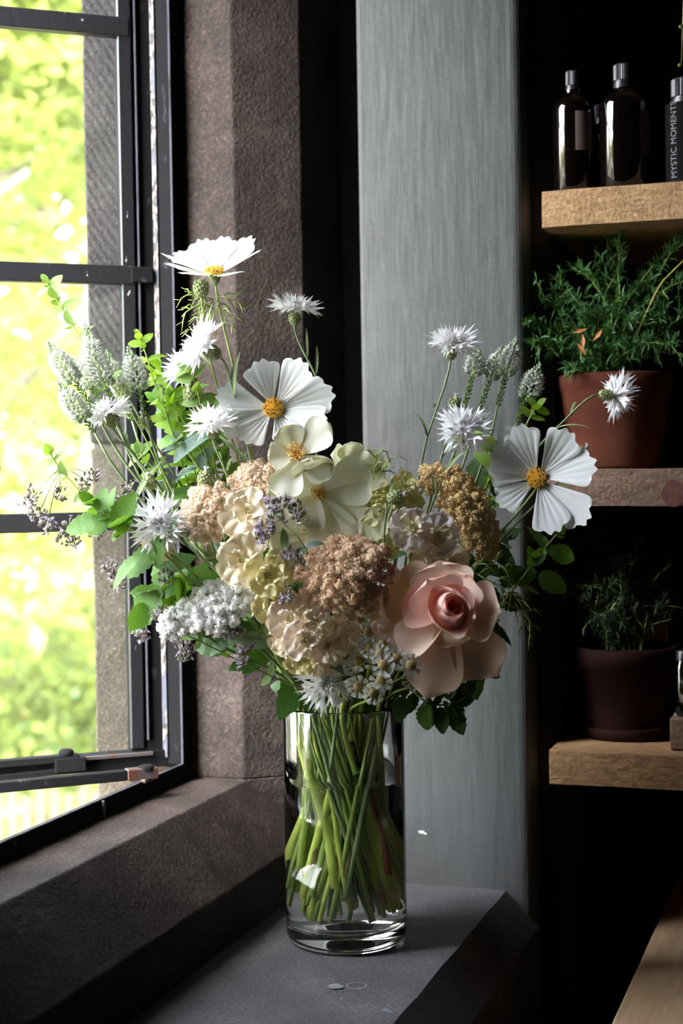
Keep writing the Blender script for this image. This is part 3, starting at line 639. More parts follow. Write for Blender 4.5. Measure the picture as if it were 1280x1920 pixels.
def fern_pot(x, yc, zb, r, h, lab, potm, fernm, tips, needle, rim=0.0, n_extra=0, saucer=False, rb=.76):
    c = on(x, 900, 1, yc); t = thing('potted_fern', lab, 'potted plant', (c.x, c.y, zb), 'potted ferns on the shelves')
    pr = [(0, 0), (r * rb, 0), (r * (rb + .02), .003)]
    if rim: pr += [(r * .93, h - rim), (r * 1.0, h - rim + .001), (r * 1.01, h - rim * .3), (r * 1.0, h)]
    else: pr += [(r * .80, h * .2), (r * .90, h * .55), (r * .96, h * .8), (r * .975, h * .84), (r, h * .87), (r, h * .985), (r * .985, h)]
    pr += [(r * .90, h), (r * .88, h - .004), (r * .84, h * .8)]
    mb = MB().lathe(pr, 56); mb.v = [tuple(Vector(v) + noise.noise_vector(Vector(v) * 30 + Vector((x, 0, 0))) * .0010) for v in mb.v]
    link('pot', mb.mesh('pot', M[potm]), t)
    sm = MB().lathe([(0, h * .84 + .003), (r * .5, h * .84 + .002), (r * .88, h * .83)], 24); link('soil', sm.mesh('soil', M['soil']), t)
    if saucer: link('saucer', MB().lathe([(0, -.0005), (r * .80, -.0005), (r * .86, .011), (r * .83, .012), (r * .78, .003), (0, .003)], 48).mesh('saucer', M[potm]), t)
    z0 = zb + h * .84
    for (px, py, oy) in tips:
        tip = on(px, py, 1, yc + oy) - Vector((c.x, c.y, zb)); b = Vector((random.uniform(-.4, .4) * r, random.uniform(-.4, .4) * r, h * .84))
        me = frond_mesh(b, tip, 22, needle, side=.024).mesh('frond', [M['stem'], M[fernm]], False); link('frond', me, t)
    return t, c
tips = [(1168, 425, -.03), (1150, 445, .0), (1085, 500, -.02), (1042, 525, -.03), (1010, 560, -.04), (995, 602, -.05), (1000, 640, -.05), (1030, 660, -.04), (1062, 690, -.055),
        (1110, 470, .02), (1125, 520, .0), (1165, 560, -.03), (1200, 520, .02), (1235, 500, .0), (1272, 452, -.02), (1295, 430, .0), (1290, 520, -.02), (1245, 580, -.03), (1285, 590, -.01),
        (1262, 640, -.04), (1220, 640, -.05), (1180, 600, -.05), (1140, 620, -.05), (1095, 590, -.05), (1060, 610, -.04), (1100, 640, -.04), (1080, 560, -.04), (1130, 580, -.045), (1230, 560, .03), (1170, 640, -.05), (1045, 570, -.03),
        (1190, 570, .04), (1075, 640, .03), (1030, 600, .0)]
random.seed(11)
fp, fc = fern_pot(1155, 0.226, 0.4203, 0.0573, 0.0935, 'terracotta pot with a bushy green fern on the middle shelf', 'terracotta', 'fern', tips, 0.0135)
mb = MB()
for (x, y, a) in ((1087, 620, .3), (1092, 640, 1.6), (1120, 628, .9), (1090, 655, 2.2)):
    c = on(x, y, 1, .165); v = (RT * cos(a) + UP * sin(a)) * .008; s = (RT * -sin(a) + UP * cos(a)) * .0022
    mb.add([c - v, c + s, c + v, c - s - fw * .002], [(0, 1, 2, 3)])
link('dried_leaf', mb.mesh('dried_leaf', mat('dry_orange_leaf', (0.42, 0.16, 0.05), None, 0.7), False), fp, Matrix.Translation(-Vector(fp.location)), label='small dried orange leaves')
mb = MB(); c0 = on(1165, 690, 1, .21); c1 = on(1245, 525, 1, .185); c2 = on(1300, 470, 1, .19)
mb.tube(bez(c0, c0.lerp(c1, .4), c1 - (c2 - c1) * .3, c1, 8) + [c1.lerp(c2, .5), c2], .0011, 5); link('bare_stem', mb.mesh('bare_stem', M['stem_olive']), fp, Matrix.Translation(-Vector(fp.location)))
tips2 = [(1000, 1065, -.02), (1105, 1005, .0), (1130, 975, .02), (1160, 1050, .0), (1050, 1100, -.02), (1090, 1130, -.04), (1120, 1090, -.03), (1180, 1080, .02), (1105, 1160, -.04), (1140, 1150, -.05), (1075, 1050, .0),
         (1230, 1085, .03), (1200, 1130, .0), (1150, 1180, -.04), (1060, 1010, .02), (1190, 1010, .03), (1245, 1130, .0)]
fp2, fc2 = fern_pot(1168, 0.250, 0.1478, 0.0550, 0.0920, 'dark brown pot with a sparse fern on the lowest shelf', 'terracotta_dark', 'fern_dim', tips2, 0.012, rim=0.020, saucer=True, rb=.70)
def jar(x, y, r, h, zb, lab, name, cat):
    c = on(x, 1100, 1, y); t = thing(name, lab, cat, (c.x, c.y, zb))
    link('body', MB().lathe([(0, .001), (r * .95, 0), (r, .004), (r, h * .82), (r * .84, h * .90), (r * .84, h), (r * .80, h), (r * .80, h * .90), (r * .95, h * .81), (r * .95, .006), (0, .005)], 40).mesh('body', M['glass']), t)
    link('lid', MB().lathe([(r * .88, h * .90), (r * .88, h + .003), (r * .8, h + .004), (0, h + .004)], 40).mesh('lid', M['cap']), t)
jar(1200, 0.385, 0.042, 0.17, 0.1478, 'large clear glass jar behind the fern on the lowest shelf', 'glass_jar', 'jar')
jar(1284, 0.195, 0.011, 0.060, 0.1478 + .0305, 'slim clear glass vial on the small wooden block', 'glass_vial', 'vial')
c = on(1213, 1200, 1, 0.31)
tag(bevel(link('cardboard_box', MB().box((c.x - .016, c.y, .1478), (c.x + .018, c.y + .03, .252)).mesh('cardboard_box', mat('tan_card', (0.36, 0.22, 0.13), (0.42, 0.27, 0.16), .8, 20), False)), .001), 'small tan cardboard box behind the lower fern', 'box')
c = on(1287, 1375, 1, 0.175)
tag(bevel(link('wooden_block', MB().box((c.x - .016, c.y, .1478), (c.x + .022, c.y + .045, .1780)).mesh('wooden_block', M['pine_dull'], False)), .0015), 'small brown wooden block beside the lower pot', 'block')
# tendril hanging from the shelf above the frame
c = on(1284, 60, 1, 0.16); tp = thing('trailing_plant', 'thin green tendril trailing down at the top right edge', 'plant', (c.x + .03, 0.215, 1.0212))
link('pot', MB().lathe([(0, 0), (.035, 0), (.045, .07), (.041, .07), (.035, .06), (0, .06)], 32).mesh('pot', M['terracotta']), tp)
mb = MB(); a = Vector((c.x + .02, 0.175, 1.09)); e = on(1277, 122, 1, .14)
pts = bez(a, a + Vector((0, -.08, .02)), Vector((e.x + .006, .135, .93)), e, 12); mb.tube(pts, .0006, 4); mb.cur = 1
for i in range(5, 13): mb.blob(pts[i] + Vector((random.uniform(-.004, .002), 0, 0)), .0022, 5, 3, (random.gauss(0, 1), .2, random.gauss(0, 1)))
link('tendril', mb.mesh('tendril', [M['stem_olive'], M['oreg']]), tp, Matrix.Translation(-Vector(tp.location)))

# ------------------------------------------------------------------ glass vase and its water
VH, VR = 0.2120, 0.0545; VC = Vector((0.0078, -0.0225, 0.0004))
va = thing('glass_vase', 'tall clear cylindrical glass vase standing on the stone sill', 'vase', VC)
pr = [(0, 0.0016), (VR * .70, 0.0010), (VR - .010, 0.0004), (VR - .004, 0.0014), (VR - .001, 0.0045), (VR, 0.009), (VR, VH - .002), (VR - .0006, VH - .0005), (VR - .0016, VH), (VR - .0028, VH - .0006), (VR - .0032, VH - .002),
      (VR - .0032, 0.024), (VR - .0045, 0.0185), (VR - .009, 0.0158), (VR * .55, 0.0150), (0, 0.0148)]
link('vase_body', MB().lathe(pr, 128).mesh('vase_body', M['glass']), va)
WL = 0.1440; wr = VR - .0030
wp = [(0, 0.0144), (VR * .55, 0.0146), (VR - .0088, 0.0154), (VR - .0043, 0.0182), (wr, 0.024), (wr, WL + .0012), (wr - .0012, WL + .0003), (wr - .004, WL), (0, WL)]
w_ = link('vase_water', MB().lathe(wp, 128).mesh('vase_water', M['water'])); w_.location = VC; tag(w_, 'clear water filling the glass vase to two thirds', 'water')

# ------------------------------------------------------------------ flower parts
def wfun(a, b, c):
    f = lambda t: (t ** a) * (max(0.0, 1 - t ** b) ** c); mx = max(f(i / 50) for i in range(51)); return lambda t: f(t) / mx
def petal(L, Wd, a=.8, b=8, c=.35, bend=0.3, cup=0.1, ruff=0.0, rk=3, pleat=0.0, pk=5, notch=0.0, nk=3, curl=0.0, nu=8, nv=6, base=.12, t1=1.0, roundt=.12, seed=0, blunt=False):
    """petal along +X, face up +Z; bend = upward arc (radians), curl = extra arc at the tip"""
    rd = random.Random(seed); w = wfun(a, b, c); vs = []; x = z = 0.0; cl = []; tt = (lambda i: i / nu) if blunt else (lambda i: 1 - (1 - i / nu) ** 1.8)
    for i in range(nu + 1):
        t = tt(i); cl.append((x, z)); an = bend * t + curl * t ** 3; dt = tt(i + 1) - t if i < nu else 0; x += L * dt * cos(an); z += L * dt * sin(an)
    ph = rd.uniform(0, 6)
    for i in range(nu + 1):
        t = tt(i); hw = Wd / 2 * max(base * (1 - t), w(t) if 0 < t < 1 else (0 if t == 0 else w(.97 if blunt else .9985))); an = bend * t + curl * t ** 3
        for j in range(nv + 1):
            s = -1 + 2 * j / nv
            back = roundt * L * s * s * t ** 3 - notch * L * (0.5 + .5 * cos(nk * pi * s)) * t ** 8 * -1
            up = cup * Wd * s * s * sin(pi * min(t, .9)) + ruff * L * sin(rk * pi * s + ph) * t * t + pleat * Wd * cos(pk * pi * s) * sin(pi * min(1, t * .95 + .03)) 
            px, pz = cl[i]; vs.append((px - back * cos(an) - up * sin(an), s * hw, pz - back * sin(an) + up * cos(an)))
    n = nv + 1; fs = [(i * n + j, i * n + j + 1, (i + 1) * n + j + 1, (i + 1) * n + j)[::-1] for i in range(nu) for j in range(nv)]
    mb = MB(); mb.add(vs, fs); return mb
def variants(n, m, name='petal', **k):
    return [petal(seed=i * 7 + 1, **k).mesh(name, M[m]) for i in range(n)]
def frame(pos, n, up=None):
    n = Vector(n).normalized(); u = Vector(up or UP); x = RT - n * RT.dot(n)
    if x.length < .25: x = u.cross(n)
    x.normalize(); y = n.cross(x)
    return Matrix((x, y, n)).transposed().to_4x4(), Matrix.Translation(pos)
def face(r, u, t): return (RT * r + UP * u - fw * t).normalized()
def HM(pos, n): R_, T_ = frame(pos, n); return T_ @ R_
def rz(a): return Matrix.Rotation(radians(a), 4, 'Z')
def ty(a): return Matrix.Rotation(-radians(a), 4, 'Y')        # tilt upwards out of the flower plane
def tr(x, y, z): return Matrix.Translation((x, y, z))
def sc(a, b=None, c=None): return Matrix.Diagonal((a, b or a, c or a, 1))
AX = Vector((VC.x, VC.y, 0))
_si = [0]
def stem_points(head, n, via=None, spread=None, depth=None):
    """foot in the water, through the vase mouth, up to the head"""
    _si[0] += 1; k = _si[0]
    h = Vector((head.x - AX.x, head.y - AX.y, 0)); a = math.atan2(h.y, h.x) + random.uniform(-.35, .35)
    rn = min(.040, h.length * .40) * random.uniform(.6, 1.0) + .006
    if h.length < .03: a = k * 2.4; rn = random.uniform(.01, .035)
    neck = AX + Vector((cos(a) * rn, sin(a) * rn, .205))
    # lean: the foot lands on the far side of the vase
    rf = random.uniform(.026, .046); fa = a + random.choice((-1, 1)) * random.uniform(1.2, 2.7)
    foot = AX + Vector((cos(fa) * rf, sin(fa) * rf, random.uniform(.022, .052)))
    mid = foot.lerp(neck, .5) + Vector((random.gauss(0, .002), random.gauss(0, .002), 0))
    L = (head - neck).length
    up = (neck - foot).normalized(); c1 = neck + (up + Vector((0, 0, .6))).normalized() * L * .35
    c2 = head - Vector(n).normalized() * L * .22 - Vector((0, 0, L * .12))
    if via:
        v = P(*via[:2], via[2] if len(via) > 2 else 0.0)
        p1 = bez(neck, neck + (up + Vector((0, 0, .5))).normalized() * (v - neck).length * .3, v - (head - v) * .3, v, 6)
        p2 = bez(v, v + (head - v) * .3, head - Vector(n) * (head - v).length * .25, head, 6); top = p1 + p2[1:]
    else: top = bez(neck, c1, c2, head, 12)
    return [foot, foot.lerp(mid, .5), mid, mid.lerp(neck, .5)] + top
def add_stem(root, pts, r, m='stem', r1=None, name='stem'):
    n = len(pts); rs = [(r + ((r1 or r) - r) * i / (n - 1)) * (1.55 if i < 3 else 1.25 if i == 3 else 1) for i in range(n)]
    mb = MB(); mb.tube(pts, rs, 8); return link(name, mb.mesh(name, M[m]), root, Matrix.Translation(-Vector(root.location)))
def plant(name, label, cat, head, n, r=.0013, m='stem', r1=None, group=None, via=None):
    pts = stem_points(head, n, via); root = thing(name, label, cat, pts[0], group); add_stem(root, pts, r, m, r1); return root, pts
def part(root, name, me, wm, **k): return link(name, me, root, local(root, wm), **k)

# ---- leaves (shared meshes)
def leafmb(L, Wd, a=.6, b=1.5, c=.95, fold=.18, bend=-.35, serr=.0, nu=9, nv=4, quilt=.0, seed=0):
    rd = random.Random(seed); w = wfun(a, b, c); vs = []; n = nv + 1
    for i in range(nu + 1):
        t = i / nu; an = bend * t; x = L * t * cos(an * .5); z = L * t * sin(an * .5)
        hw = Wd / 2 * (w(t) if 0 < t < 1 else .02)
        for j in range(n):
            s = -1 + 2 * j / nv; e = (1 + serr * (1 if i % 2 else -1)) if abs(s) == 1 else 1
            vs.append((x - abs(s) * hw * .15 * (1 if i else 0), s * hw * e, z + fold * abs(s) * hw + quilt * L * (sin(i * 2.2) * cos(s * 4)) * (abs(s) > .1)))
    return MB().add(vs, [(i * n + j, (i + 1) * n + j, (i + 1) * n + j + 1, i * n + j + 1) for i in range(nu) for j in range(nv)])
LM = {}
for k in range(3):
    LM['mint', k] = leafmb(1, .62, .55, 1.7, .8, serr=.09, quilt=.02, bend=-.3 - .3 * k, nu=12, seed=k).mesh('leaf', M['mint'])
    LM['dark', k] = leafmb(1, .55, .55, 1.6, .8, serr=.08, quilt=.02, bend=-.3 - .3 * k, nu=12).mesh('leaf', M['dark_leaf'])
    LM['oreg', k] = leafmb(1, .66, .5, 1.8, .8, bend=-.2 - .3 * k, nu=7).mesh('leaf', M['oreg'])
    LM['lime', k] = leafmb(1, .50, .55, 1.6, .8, bend=-.2 - .4 * k, serr=.05, nu=9).mesh('leaf', M['lime'])
    LM['grey', k] = leafmb(1, .30, .6, 1.7, .8, bend=-.5 - .4 * k, fold=.3, nu=9).mesh('leaf', M['grey_leaf'])
    LM['blade', k] = leafmb(1, .09, .4, 2.0, .8, bend=-.5 - .5 * k, fold=.5, nu=8, nv=2).mesh('leaf', M['stem_grey'])
def leaf(root, kind, pos, d, size, nrm=None, lab=None, parent=None):
    """leaf blade from pos along d, its face turned to nrm"""
    d = Vector(d).normalized(); nn = Vector(nrm or (-fw + Vector((0, 0, .6)))) + Vector((random.gauss(0, .35), random.gauss(0, .35), random.gauss(0, .35)))
    y = nn.cross(d).normalized(); z = d.cross(y)
    Mx = Matrix.Translation(pos) @ Matrix((d, y, z)).transposed().to_4x4() @ sc(size)
    return link('leaf', LM[kind, random.randrange(3)], root, local(root, Mx), label=lab)
def blades(root, pts, n, i0, i1, size, kind='blade'):
    for k in range(n):
        i = int(i0 + (i1 - i0) * (k + .5) / n); i = max(0, min(len(pts) - 2, i)); d = (pts[i + 1] - pts[i]).normalized()
        s = d.orthogonal().normalized(); s = Matrix.Rotation(random.uniform(0, 6.28), 3, d) @ s
        leaf(root, kind, pts[i], d + s * .6, size * random.uniform(.7, 1.2))

# ---- cosmos
COSV = [petal(.048, .034, .9, 9, .35, bend=.25, cup=.05, pleat=.022, pk=5, notch=.07, nk=3, nu=12, nv=14, roundt=.14, curl=-.3 * (i % 2), seed=i, ruff=.012, rk=1.3, blunt=True).mesh('petal', M['white']) for i in range(4)]
def disc_mesh():
    mb = MB(); mb.lathe([(0, .0050), (.004, .0046), (.0082, .0022), (.0088, 0), (.006, -.001)], 24)
    for i in range(110):
        r = .0086 * sqrt(i / 110); a = i * 2.39996; z = .0048 - 30 * r * r; mb.cur = 1 if (i % 6 == 3 and r > .003) else 0
        mb.blob((r * cos(a), r * sin(a), z + .0006), .00075, 5, 3, (cos(a) * r * 60, sin(a) * r * 60, 1), 1.6)
    return mb.mesh('disc', [M['yolk'], M['anther']])
DISC = disc_mesh()
CAL = MB(); CAL.lathe([(0, -.010), (.0016, -.009), (.0035, -.006), (.005, -.002), (.0068, 0), (.004, .0005)], 14)
for k in range(8):
    a = k * pi / 4; c_, s_ = cos(a), sin(a); CAL.add([(.003 * c_ + .0012 * s_, .003 * s_ - .0012 * c_, -.004), (.003 * c_ - .0012 * s_, .003 * s_ + .0012 * c_, -.004), (.013 * c_, .013 * s_, -.004)], [(0, 1, 2)])
CAL = CAL.mesh('calyx', M['bud_green'])
def cosmos(label, px, o, n, petals, via=None, size=1.0, feather=True):
    head = P(*px, o); n = Vector(n); root, pts = plant('cosmos_flower', label, 'flower', head - n * .009 * size, n, .0013, 'stem', .0010, 'white cosmos flowers in the vase', via)
    H = HM(head, n)
    for k, (a, tilt, L, rl) in enumerate(petals):
        part(root, 'petal', COSV[k % 4], H @ rz(a) @ tr(.004, 0, -.001 + .0006 * (k % 2)) @ ty(tilt) @ Matrix.Rotation(radians(rl), 4, 'X') @ sc(L * size, 1.0 * size * min(1, L + .1), size))
    part(root, 'disc', DISC, H @ sc(size)); part(root, 'calyx', CAL, H @ tr(0, 0, -.002) @ sc(size)); return root, pts
c1, p_ = cosmos('topmost white cosmos, seen side-on, cupped open against the dark stone jamb', (402, 512), .02, face(-.05, .93, .36),
    [(178, 20, 1.0, 10), (150, 22, .85, -8), (205, 14, .92, 0), (238, 8, .8, 0), (20, 34, .95, 10), (-18, 24, 1.0, 0), (-62, 4, .80, 0), (72, 42, .8, 0), (112, 38, .8, 0)], via=(440, 700, .02))
cosmos('large white cosmos facing forward at upper middle with a golden disc', (513, 766), .05, face(-.08, .30, .95),
    [(108, 28, .88, 8), (52, 20, .98, -6), (12, 12, 1.12, 30), (-22, 8, .98, -10), (-66, -2, .62, 0), (-128, 4, .80, 6), (168, 10, 1.02, 8), (196, 4, 1.05, -8)])
cosmos('white cosmos at far right, facing forward beside the upper flowerpot', (1007, 897), .06, face(-.36, .16, .92),
    [(122, 16, 1.05, 6), (104, 24, .98, -8), (48, 14, 1.02, 8), (6, 10, 1.10, -6), (-42, 2, 1.22, 10), (-72, 8, 1.06, -8), (-145, 10, .80, 6), (165, 14, .82, -6), (145, 20, .9, 0)], via=(930, 1010, .03))
# feathery cosmos foliage
def feather(root, pos, d, size, n=6):
    mb = MB(); d = Vector(d).normalized()
    pts = bez(Vector((0, 0, 0)), d * size * .4, d * size * .8, d * size - Vector((0, 0, size * .2)), 6); mb.tube(pts, .0006, 4)
    for k in range(n):
        i = 1 + k * 5 // n; s = d.orthogonal().normalized(); s = Matrix.Rotation(k * 2.4, 3, d) @ s; e = (d * .6 + s).normalized() * size * random.uniform(.35, .6)
        mb.tube([pts[i], pts[i] + e * .5 + Vector((0, 0, .001)), pts[i] + e + Vector((0, 0, -.003))], [.0006, .0007, .0002], 4)
        e2 = (d + s * .2).normalized() * size * .25; mb.tube([pts[i] + e * .5, pts[i] + e * .5 + e2], [.0005, .0002], 4)
    part(root, 'feathery_leaf', mb.mesh('feathery_leaf', M['stem']), Matrix.Translation(pos))
for (x, y, a, s) in ((400, 560, 200, .030), (400, 562, 235, .032), (404, 556, -10, .028), (403, 560, -50, .028), (396, 560, 165, .026), (402, 566, 250, .026)):
    feather(c1, P(x, y, .02), RT * cos(radians(a)) + UP * sin(radians(a)), s)
BUD = MB().lathe([(0, -.0085), (.003, -.0078), (.0055, -.004), (.0062, 0), (.005, .004), (.0022, .0072), (0, .008)], 12); nb_ = len(BUD.v)
BUDM = MB().lathe([(0, -.0085), (.003, -.0078), (.0055, -.004), (.0062, 0), (.005, .004), (.0022, .0072), (0, .008)], 12)
for i in range(60):
    z = -.007 + .0135 * i / 60; a = i * 2.4; r = .0062 * sqrt(max(.02, 1 - (z / .0085) ** 2)); BUDM.blob((r * cos(a), r * sin(a), z), .0011, 4, 2, (cos(a), sin(a), 1.2), 1.5)
BUDG = BUDM.mesh('bud', M['bud_green']); BUDB = BUDM.mesh('calyx', M['calyx_brown']); CALG = BUDM.mesh('calyx', M['bud_green'])
BUDT = MB(); 
for k in range(9): BUDT.tube([(0, 0, .006), (.0012 * cos(k * .7), .0012 * sin(k * .7), .009), (.0026 * cos(k * .7), .0026 * sin(k * .7), .0115)], [.0009, .0009, .0003], 4)
BUDT = BUDT.mesh('bud_tip', M['pinkish'])
def bud(label, px, o, n, size=1.0, via=None, tip=True, name='cornflower_bud', m='stem_grey'):
    head = P(*px, o); root, pts = plant(name, label, 'flower bud', head - Vector(n) * .007 * size, n, .0011, m, .0009, 'flower buds in the bouquet', via)
    part(root, 'bud', BUDG, HM(head, n) @ sc(size)); 
    if tip: part(root, 'bud_tip', BUDT, HM(head, n) @ sc(size))
    blades(root, pts, 2, 8, 13, .03); return root
bud('round green cosmos bud right under the topmost cosmos', (377, 540), .03, face(0, .9, .3), 1.05, (385, 640, .02), False, 'cosmos_bud', 'stem')

# ---- cornflowers
def floret(L, R, k, seed):
    """outer floret: slim tube that opens into pointed lobes, along +X"""
    rd = random.Random(seed); mb = MB(); n = k * 2; rows = [(.0, .0006), (.30 * L, .0009), (.48 * L, .20 * R)]; vs = []; fs = []
    for (x, r) in rows: vs += [(x, r * cos(2 * pi * j / n), r * sin(2 * pi * j / n)) for j in range(n)]
    for j in range(n):
        a = 2 * pi * j / n
        if j % 2 == 0:
            q = rd.uniform(.85, 1.15); vs.append((L * q, R * cos(a) * q, R * sin(a) * q * .8))
        else: vs.append((L * .68, R * .46 * cos(a), R * .46 * sin(a)))
    for i in range(3):
        for j in range(n): fs.append((i * n + j, i * n + (j + 1) % n, (i + 1) * n + (j + 1) % n, (i + 1) * n + j))
    mb.add(vs, fs); return mb.mesh('floret', M['cornwhite'], False)
FLO = [floret(.0225, .0085, 7, 1), floret(.0205, .0080, 8, 2), floret(.0235, .0078, 7, 3), floret(.019, .0072, 6, 4)]
def inner_mesh():
    mb = MB(); rd = random.Random(5)
    for k in range(34):
        a = k * 2.4; r = .0062 * sqrt((k + 1) / 34); z0 = .001; h = rd.uniform(.007, .0115); o = 1 + rd.uniform(.2, .7)
        mb.cur = 1 if k % 4 == 1 else 0
        mb.tube([(r * cos(a) * .5, r * sin(a) * .5, 0), (r * cos(a), r * sin(a), h * .6), (r * cos(a) * o, r * sin(a) * o, h)], [.0006, .0007, .0002], 4, False)
    return mb.mesh('stamens', [M['cornwhite'], M['pinkish']])
INN = inner_mesh()
def cornflower(label, px, o, n, size=1.0, via=None, tilt=18, nout=14, m='stem_grey', gap=None):
    head = P(*px, o); n = Vector(n).normalized(); root, pts = plant('cornflower', label, 'flower', head - n * .015 * size, n, .0012, m, .0010, 'white cornflowers in the vase', via)
    H = HM(head, n)
    for k in range(nout):
        a = k * 360 / nout + random.uniform(-9, 9)
        if gap and gap[0] < a % 360 < gap[1]: continue
        part(root, 'floret', FLO[k % 4], H @ rz(a) @ tr(.0015, 0, 0) @ ty(tilt + random.uniform(-12, 14)) @ Matrix.Rotation(random.uniform(0, 6), 4, 'X') @ sc(size * random.uniform(.92, 1.1)))
    for k in range(11):
        part(root, 'floret', FLO[(k + 1) % 4], H @ rz(k * 33 + 20) @ ty(tilt + 30 + random.uniform(-12, 18)) @ sc(size * random.uniform(.6, .8)))
    part(root, 'stamens', INN, H @ sc(size)); part(root, 'calyx', CALG if m != 'x' else BUDB, H @ tr(0, 0, -.0085 * size) @ sc(size * .82, size * .82, size * .95))
    blades(root, pts, 3, 7, 13, .035); return root
cornflower('white cornflower highest in the middle, side-on against the dark jamb', (553, 578), .02, face(.05, .96, .25), .95, (592, 705, .02), 4)
cornflower('white cornflower left of centre seen from behind, below the topmost cosmos', (380, 648), .05, face(-.72, .45, .25), 1.12, (440, 745, .05), 12)
cornflower('half hidden white cornflower behind the lime leaves left of centre', (345, 690), .02, face(-.6, .6, .5), .95)
cornflower('white cornflower farthest left, edge-on in front of the outer stone jamb', (196, 772), .05, face(-.42, .88, .0), 1.0, (260, 865, .05), -4)
cornflower('small ruffled white cornflower just left of the large cosmos', (394, 793), .06, face(-.1, .85, .5), .92, (425, 890, .05), 10)
cornflower('large white cornflower at lower left over the tan yarrow', (300, 983), .10, face(-.25, .22, .9), 1.14, (400, 1065, .10), 14)
cornflower('lowest white cornflower, hanging over the vase rim', (612, 1280), .075, face(-.1, .05, 1), 1.14, None, 8)
cornflower('upper right white cornflower side-on against the grey wall', (846, 642), .02, face(.02, .9, .38), 1.0, (800, 820, .02), 4)
cornflower('white cornflower right of centre with an open pale stamen tuft', (868, 806), .05, face(.12, .50, .85), 1.12, (815, 930, .05), 12)
cornflower('white cornflower at far right turned away over the terracotta pot', (1152, 742), .03, face(.80, -.05, -.25), .95, (1040, 805, .04), 14)
for a in (('closed green cornflower bud above the right tan yarrow', (853, 757), .01, face(.1, .95, .2), .85, (835, 830, .01)),
          ('nodding bud on a curved stem between the white flower and the pale blooms', (742, 932), .08, face(.8, .25, .4), .95, (724, 960, .08)),
          ('round pale bud at left under the long curved leaf', (280, 905), .05, face(-.2, .95, .2), .8, (310, 960, .05)),
          ('plump green bud directly above the left tan yarrow', (384, 898), .07, face(.15, .95, .2), .95, None),
          ('white tipped bud at right between cosmos petals and pot', (1090, 852), .03, face(.5, .8, .1), .95, (1050, 900, .03)),
          ('small round bud below the white yarrow head', (401, 1168), .10, face(0, -.8, .5), .75, (395, 1140, .1)),
          ('little green bud just left of the cream blooms', (392, 1036), .09, face(-.3, .9, .3), .75, (440, 1080, .08)),
          ('white tipped bud in the lime leaves at upper left', (358, 742), .03, face(-.2, .9, .3), 1.0, None),
          ('small bud below the lime leaves at left', (272, 790), .03, face(-.3, .9, .3), .85, None),
          ('brown bud beside the left white flower spike', (232, 735), .02, face(-.6, .7, .1), .95, None)): bud(*a)

# ---- white single blooms with amber stamens
WP = [petal(.047, .047, .75, 4, .5, bend=.35, cup=.08, ruff=.03, rk=1.5, notch=.04, nk=1, nu=12, nv=10, roundt=.12, curl=c, seed=i).mesh('petal', M['ivory']) for i, c in enumerate((-.5, .2, -.9, 0))]
def stam():
    mb = MB(); rd = random.Random(3); mb.lathe([(0, .003), (.003, .002), (.0035, 0)], 12)
    for k in range(46):
        a = k * 2.4; r = .0072 * sqrt((k + 1) / 46); h = rd.uniform(.004, .0075) + .002
        mb.cur = 0; mb.tube([(r * .3 * cos(a), r * .3 * sin(a), 0), (r * cos(a), r * sin(a), h)], .00025, 3, False)
        mb.cur = 1 if k % 7 == 2 else 0; mb.blob((r * cos(a), r * sin(a), h), .0008, 5, 3)
    return mb.mesh('stamens', [M['amberst'], M['anther']])
STAM = stam()
def single(label, px, o, n, petals, size=1.0, ss=1.0):
    head = P(*px, o); n = Vector(n); root, pts = plant('white_anemone', label, 'flower', head - n * .006, n, .0014, 'stem', .0011, 'ivory single blooms at the centre')
    H = HM(head, n)
    for k, (a, tilt, L, w) in enumerate(petals): part(root, 'petal', WP[k % 4], H @ rz(a) @ tr(.002, 0, .0005 * k) @ ty(tilt) @ sc(L * size, w * size, size))
    part(root, 'stamens', STAM, H @ sc(ss)); part(root, 'calyx', CAL, H @ tr(0, 0, -.001) @ sc(.7)); return root
single('largest ivory bloom with five broad petals at the centre of the bouquet', (597, 926), .095, face(.02, .12, 1), [(175, 10, .95, .95), (105, 30, .80, .8), (18, 12, 1.02, .95), (-18, 4, 1.0, .8), (-72, 4, 1.12, 1.0), (-120, 6, .70, .8)], .98)
single('small ivory bloom above the largest one, under the big cosmos', (557, 855), .10, face(-.08, .35, .93), [(112, 24, .62, .62), (35, 22, .95, .72), (-38, 0, .80, .6), (-108, -4, .95, .7), (190, 10, .55, .6)], .92, 1.15)
single('ivory bloom turned right behind the largest one', (652, 874), .06, face(.32, .30, .9), [(6, 8, .80, .62), (-26, 4, .82, .66), (62, 24, .50, .5), (118, 34, .50, .5), (176, 34, .60, .6)], .9, .9)
single('ivory bloom low behind the purple sprig at the centre', (581, 1003), .085, face(.1, .3, .95), [(170, 8, .85, .8), (215, 4, .95, .8), (-60, 4, .9, .8), (20, 8, 1.15, .85), (-15, 4, 1.2, .85), (100, 20, .8, .8)], .9)
for (x, y, a, o_) in ((690, 975, -40, .06), (735, 1035, 60, .05)):
    r_ = COL.objects['white_anemone']; part(r_, 'petal', WP[1], HM(P(x - 20, y - 20, o_), face(.2, .1, 1)) @ rz(a) @ sc(.75))

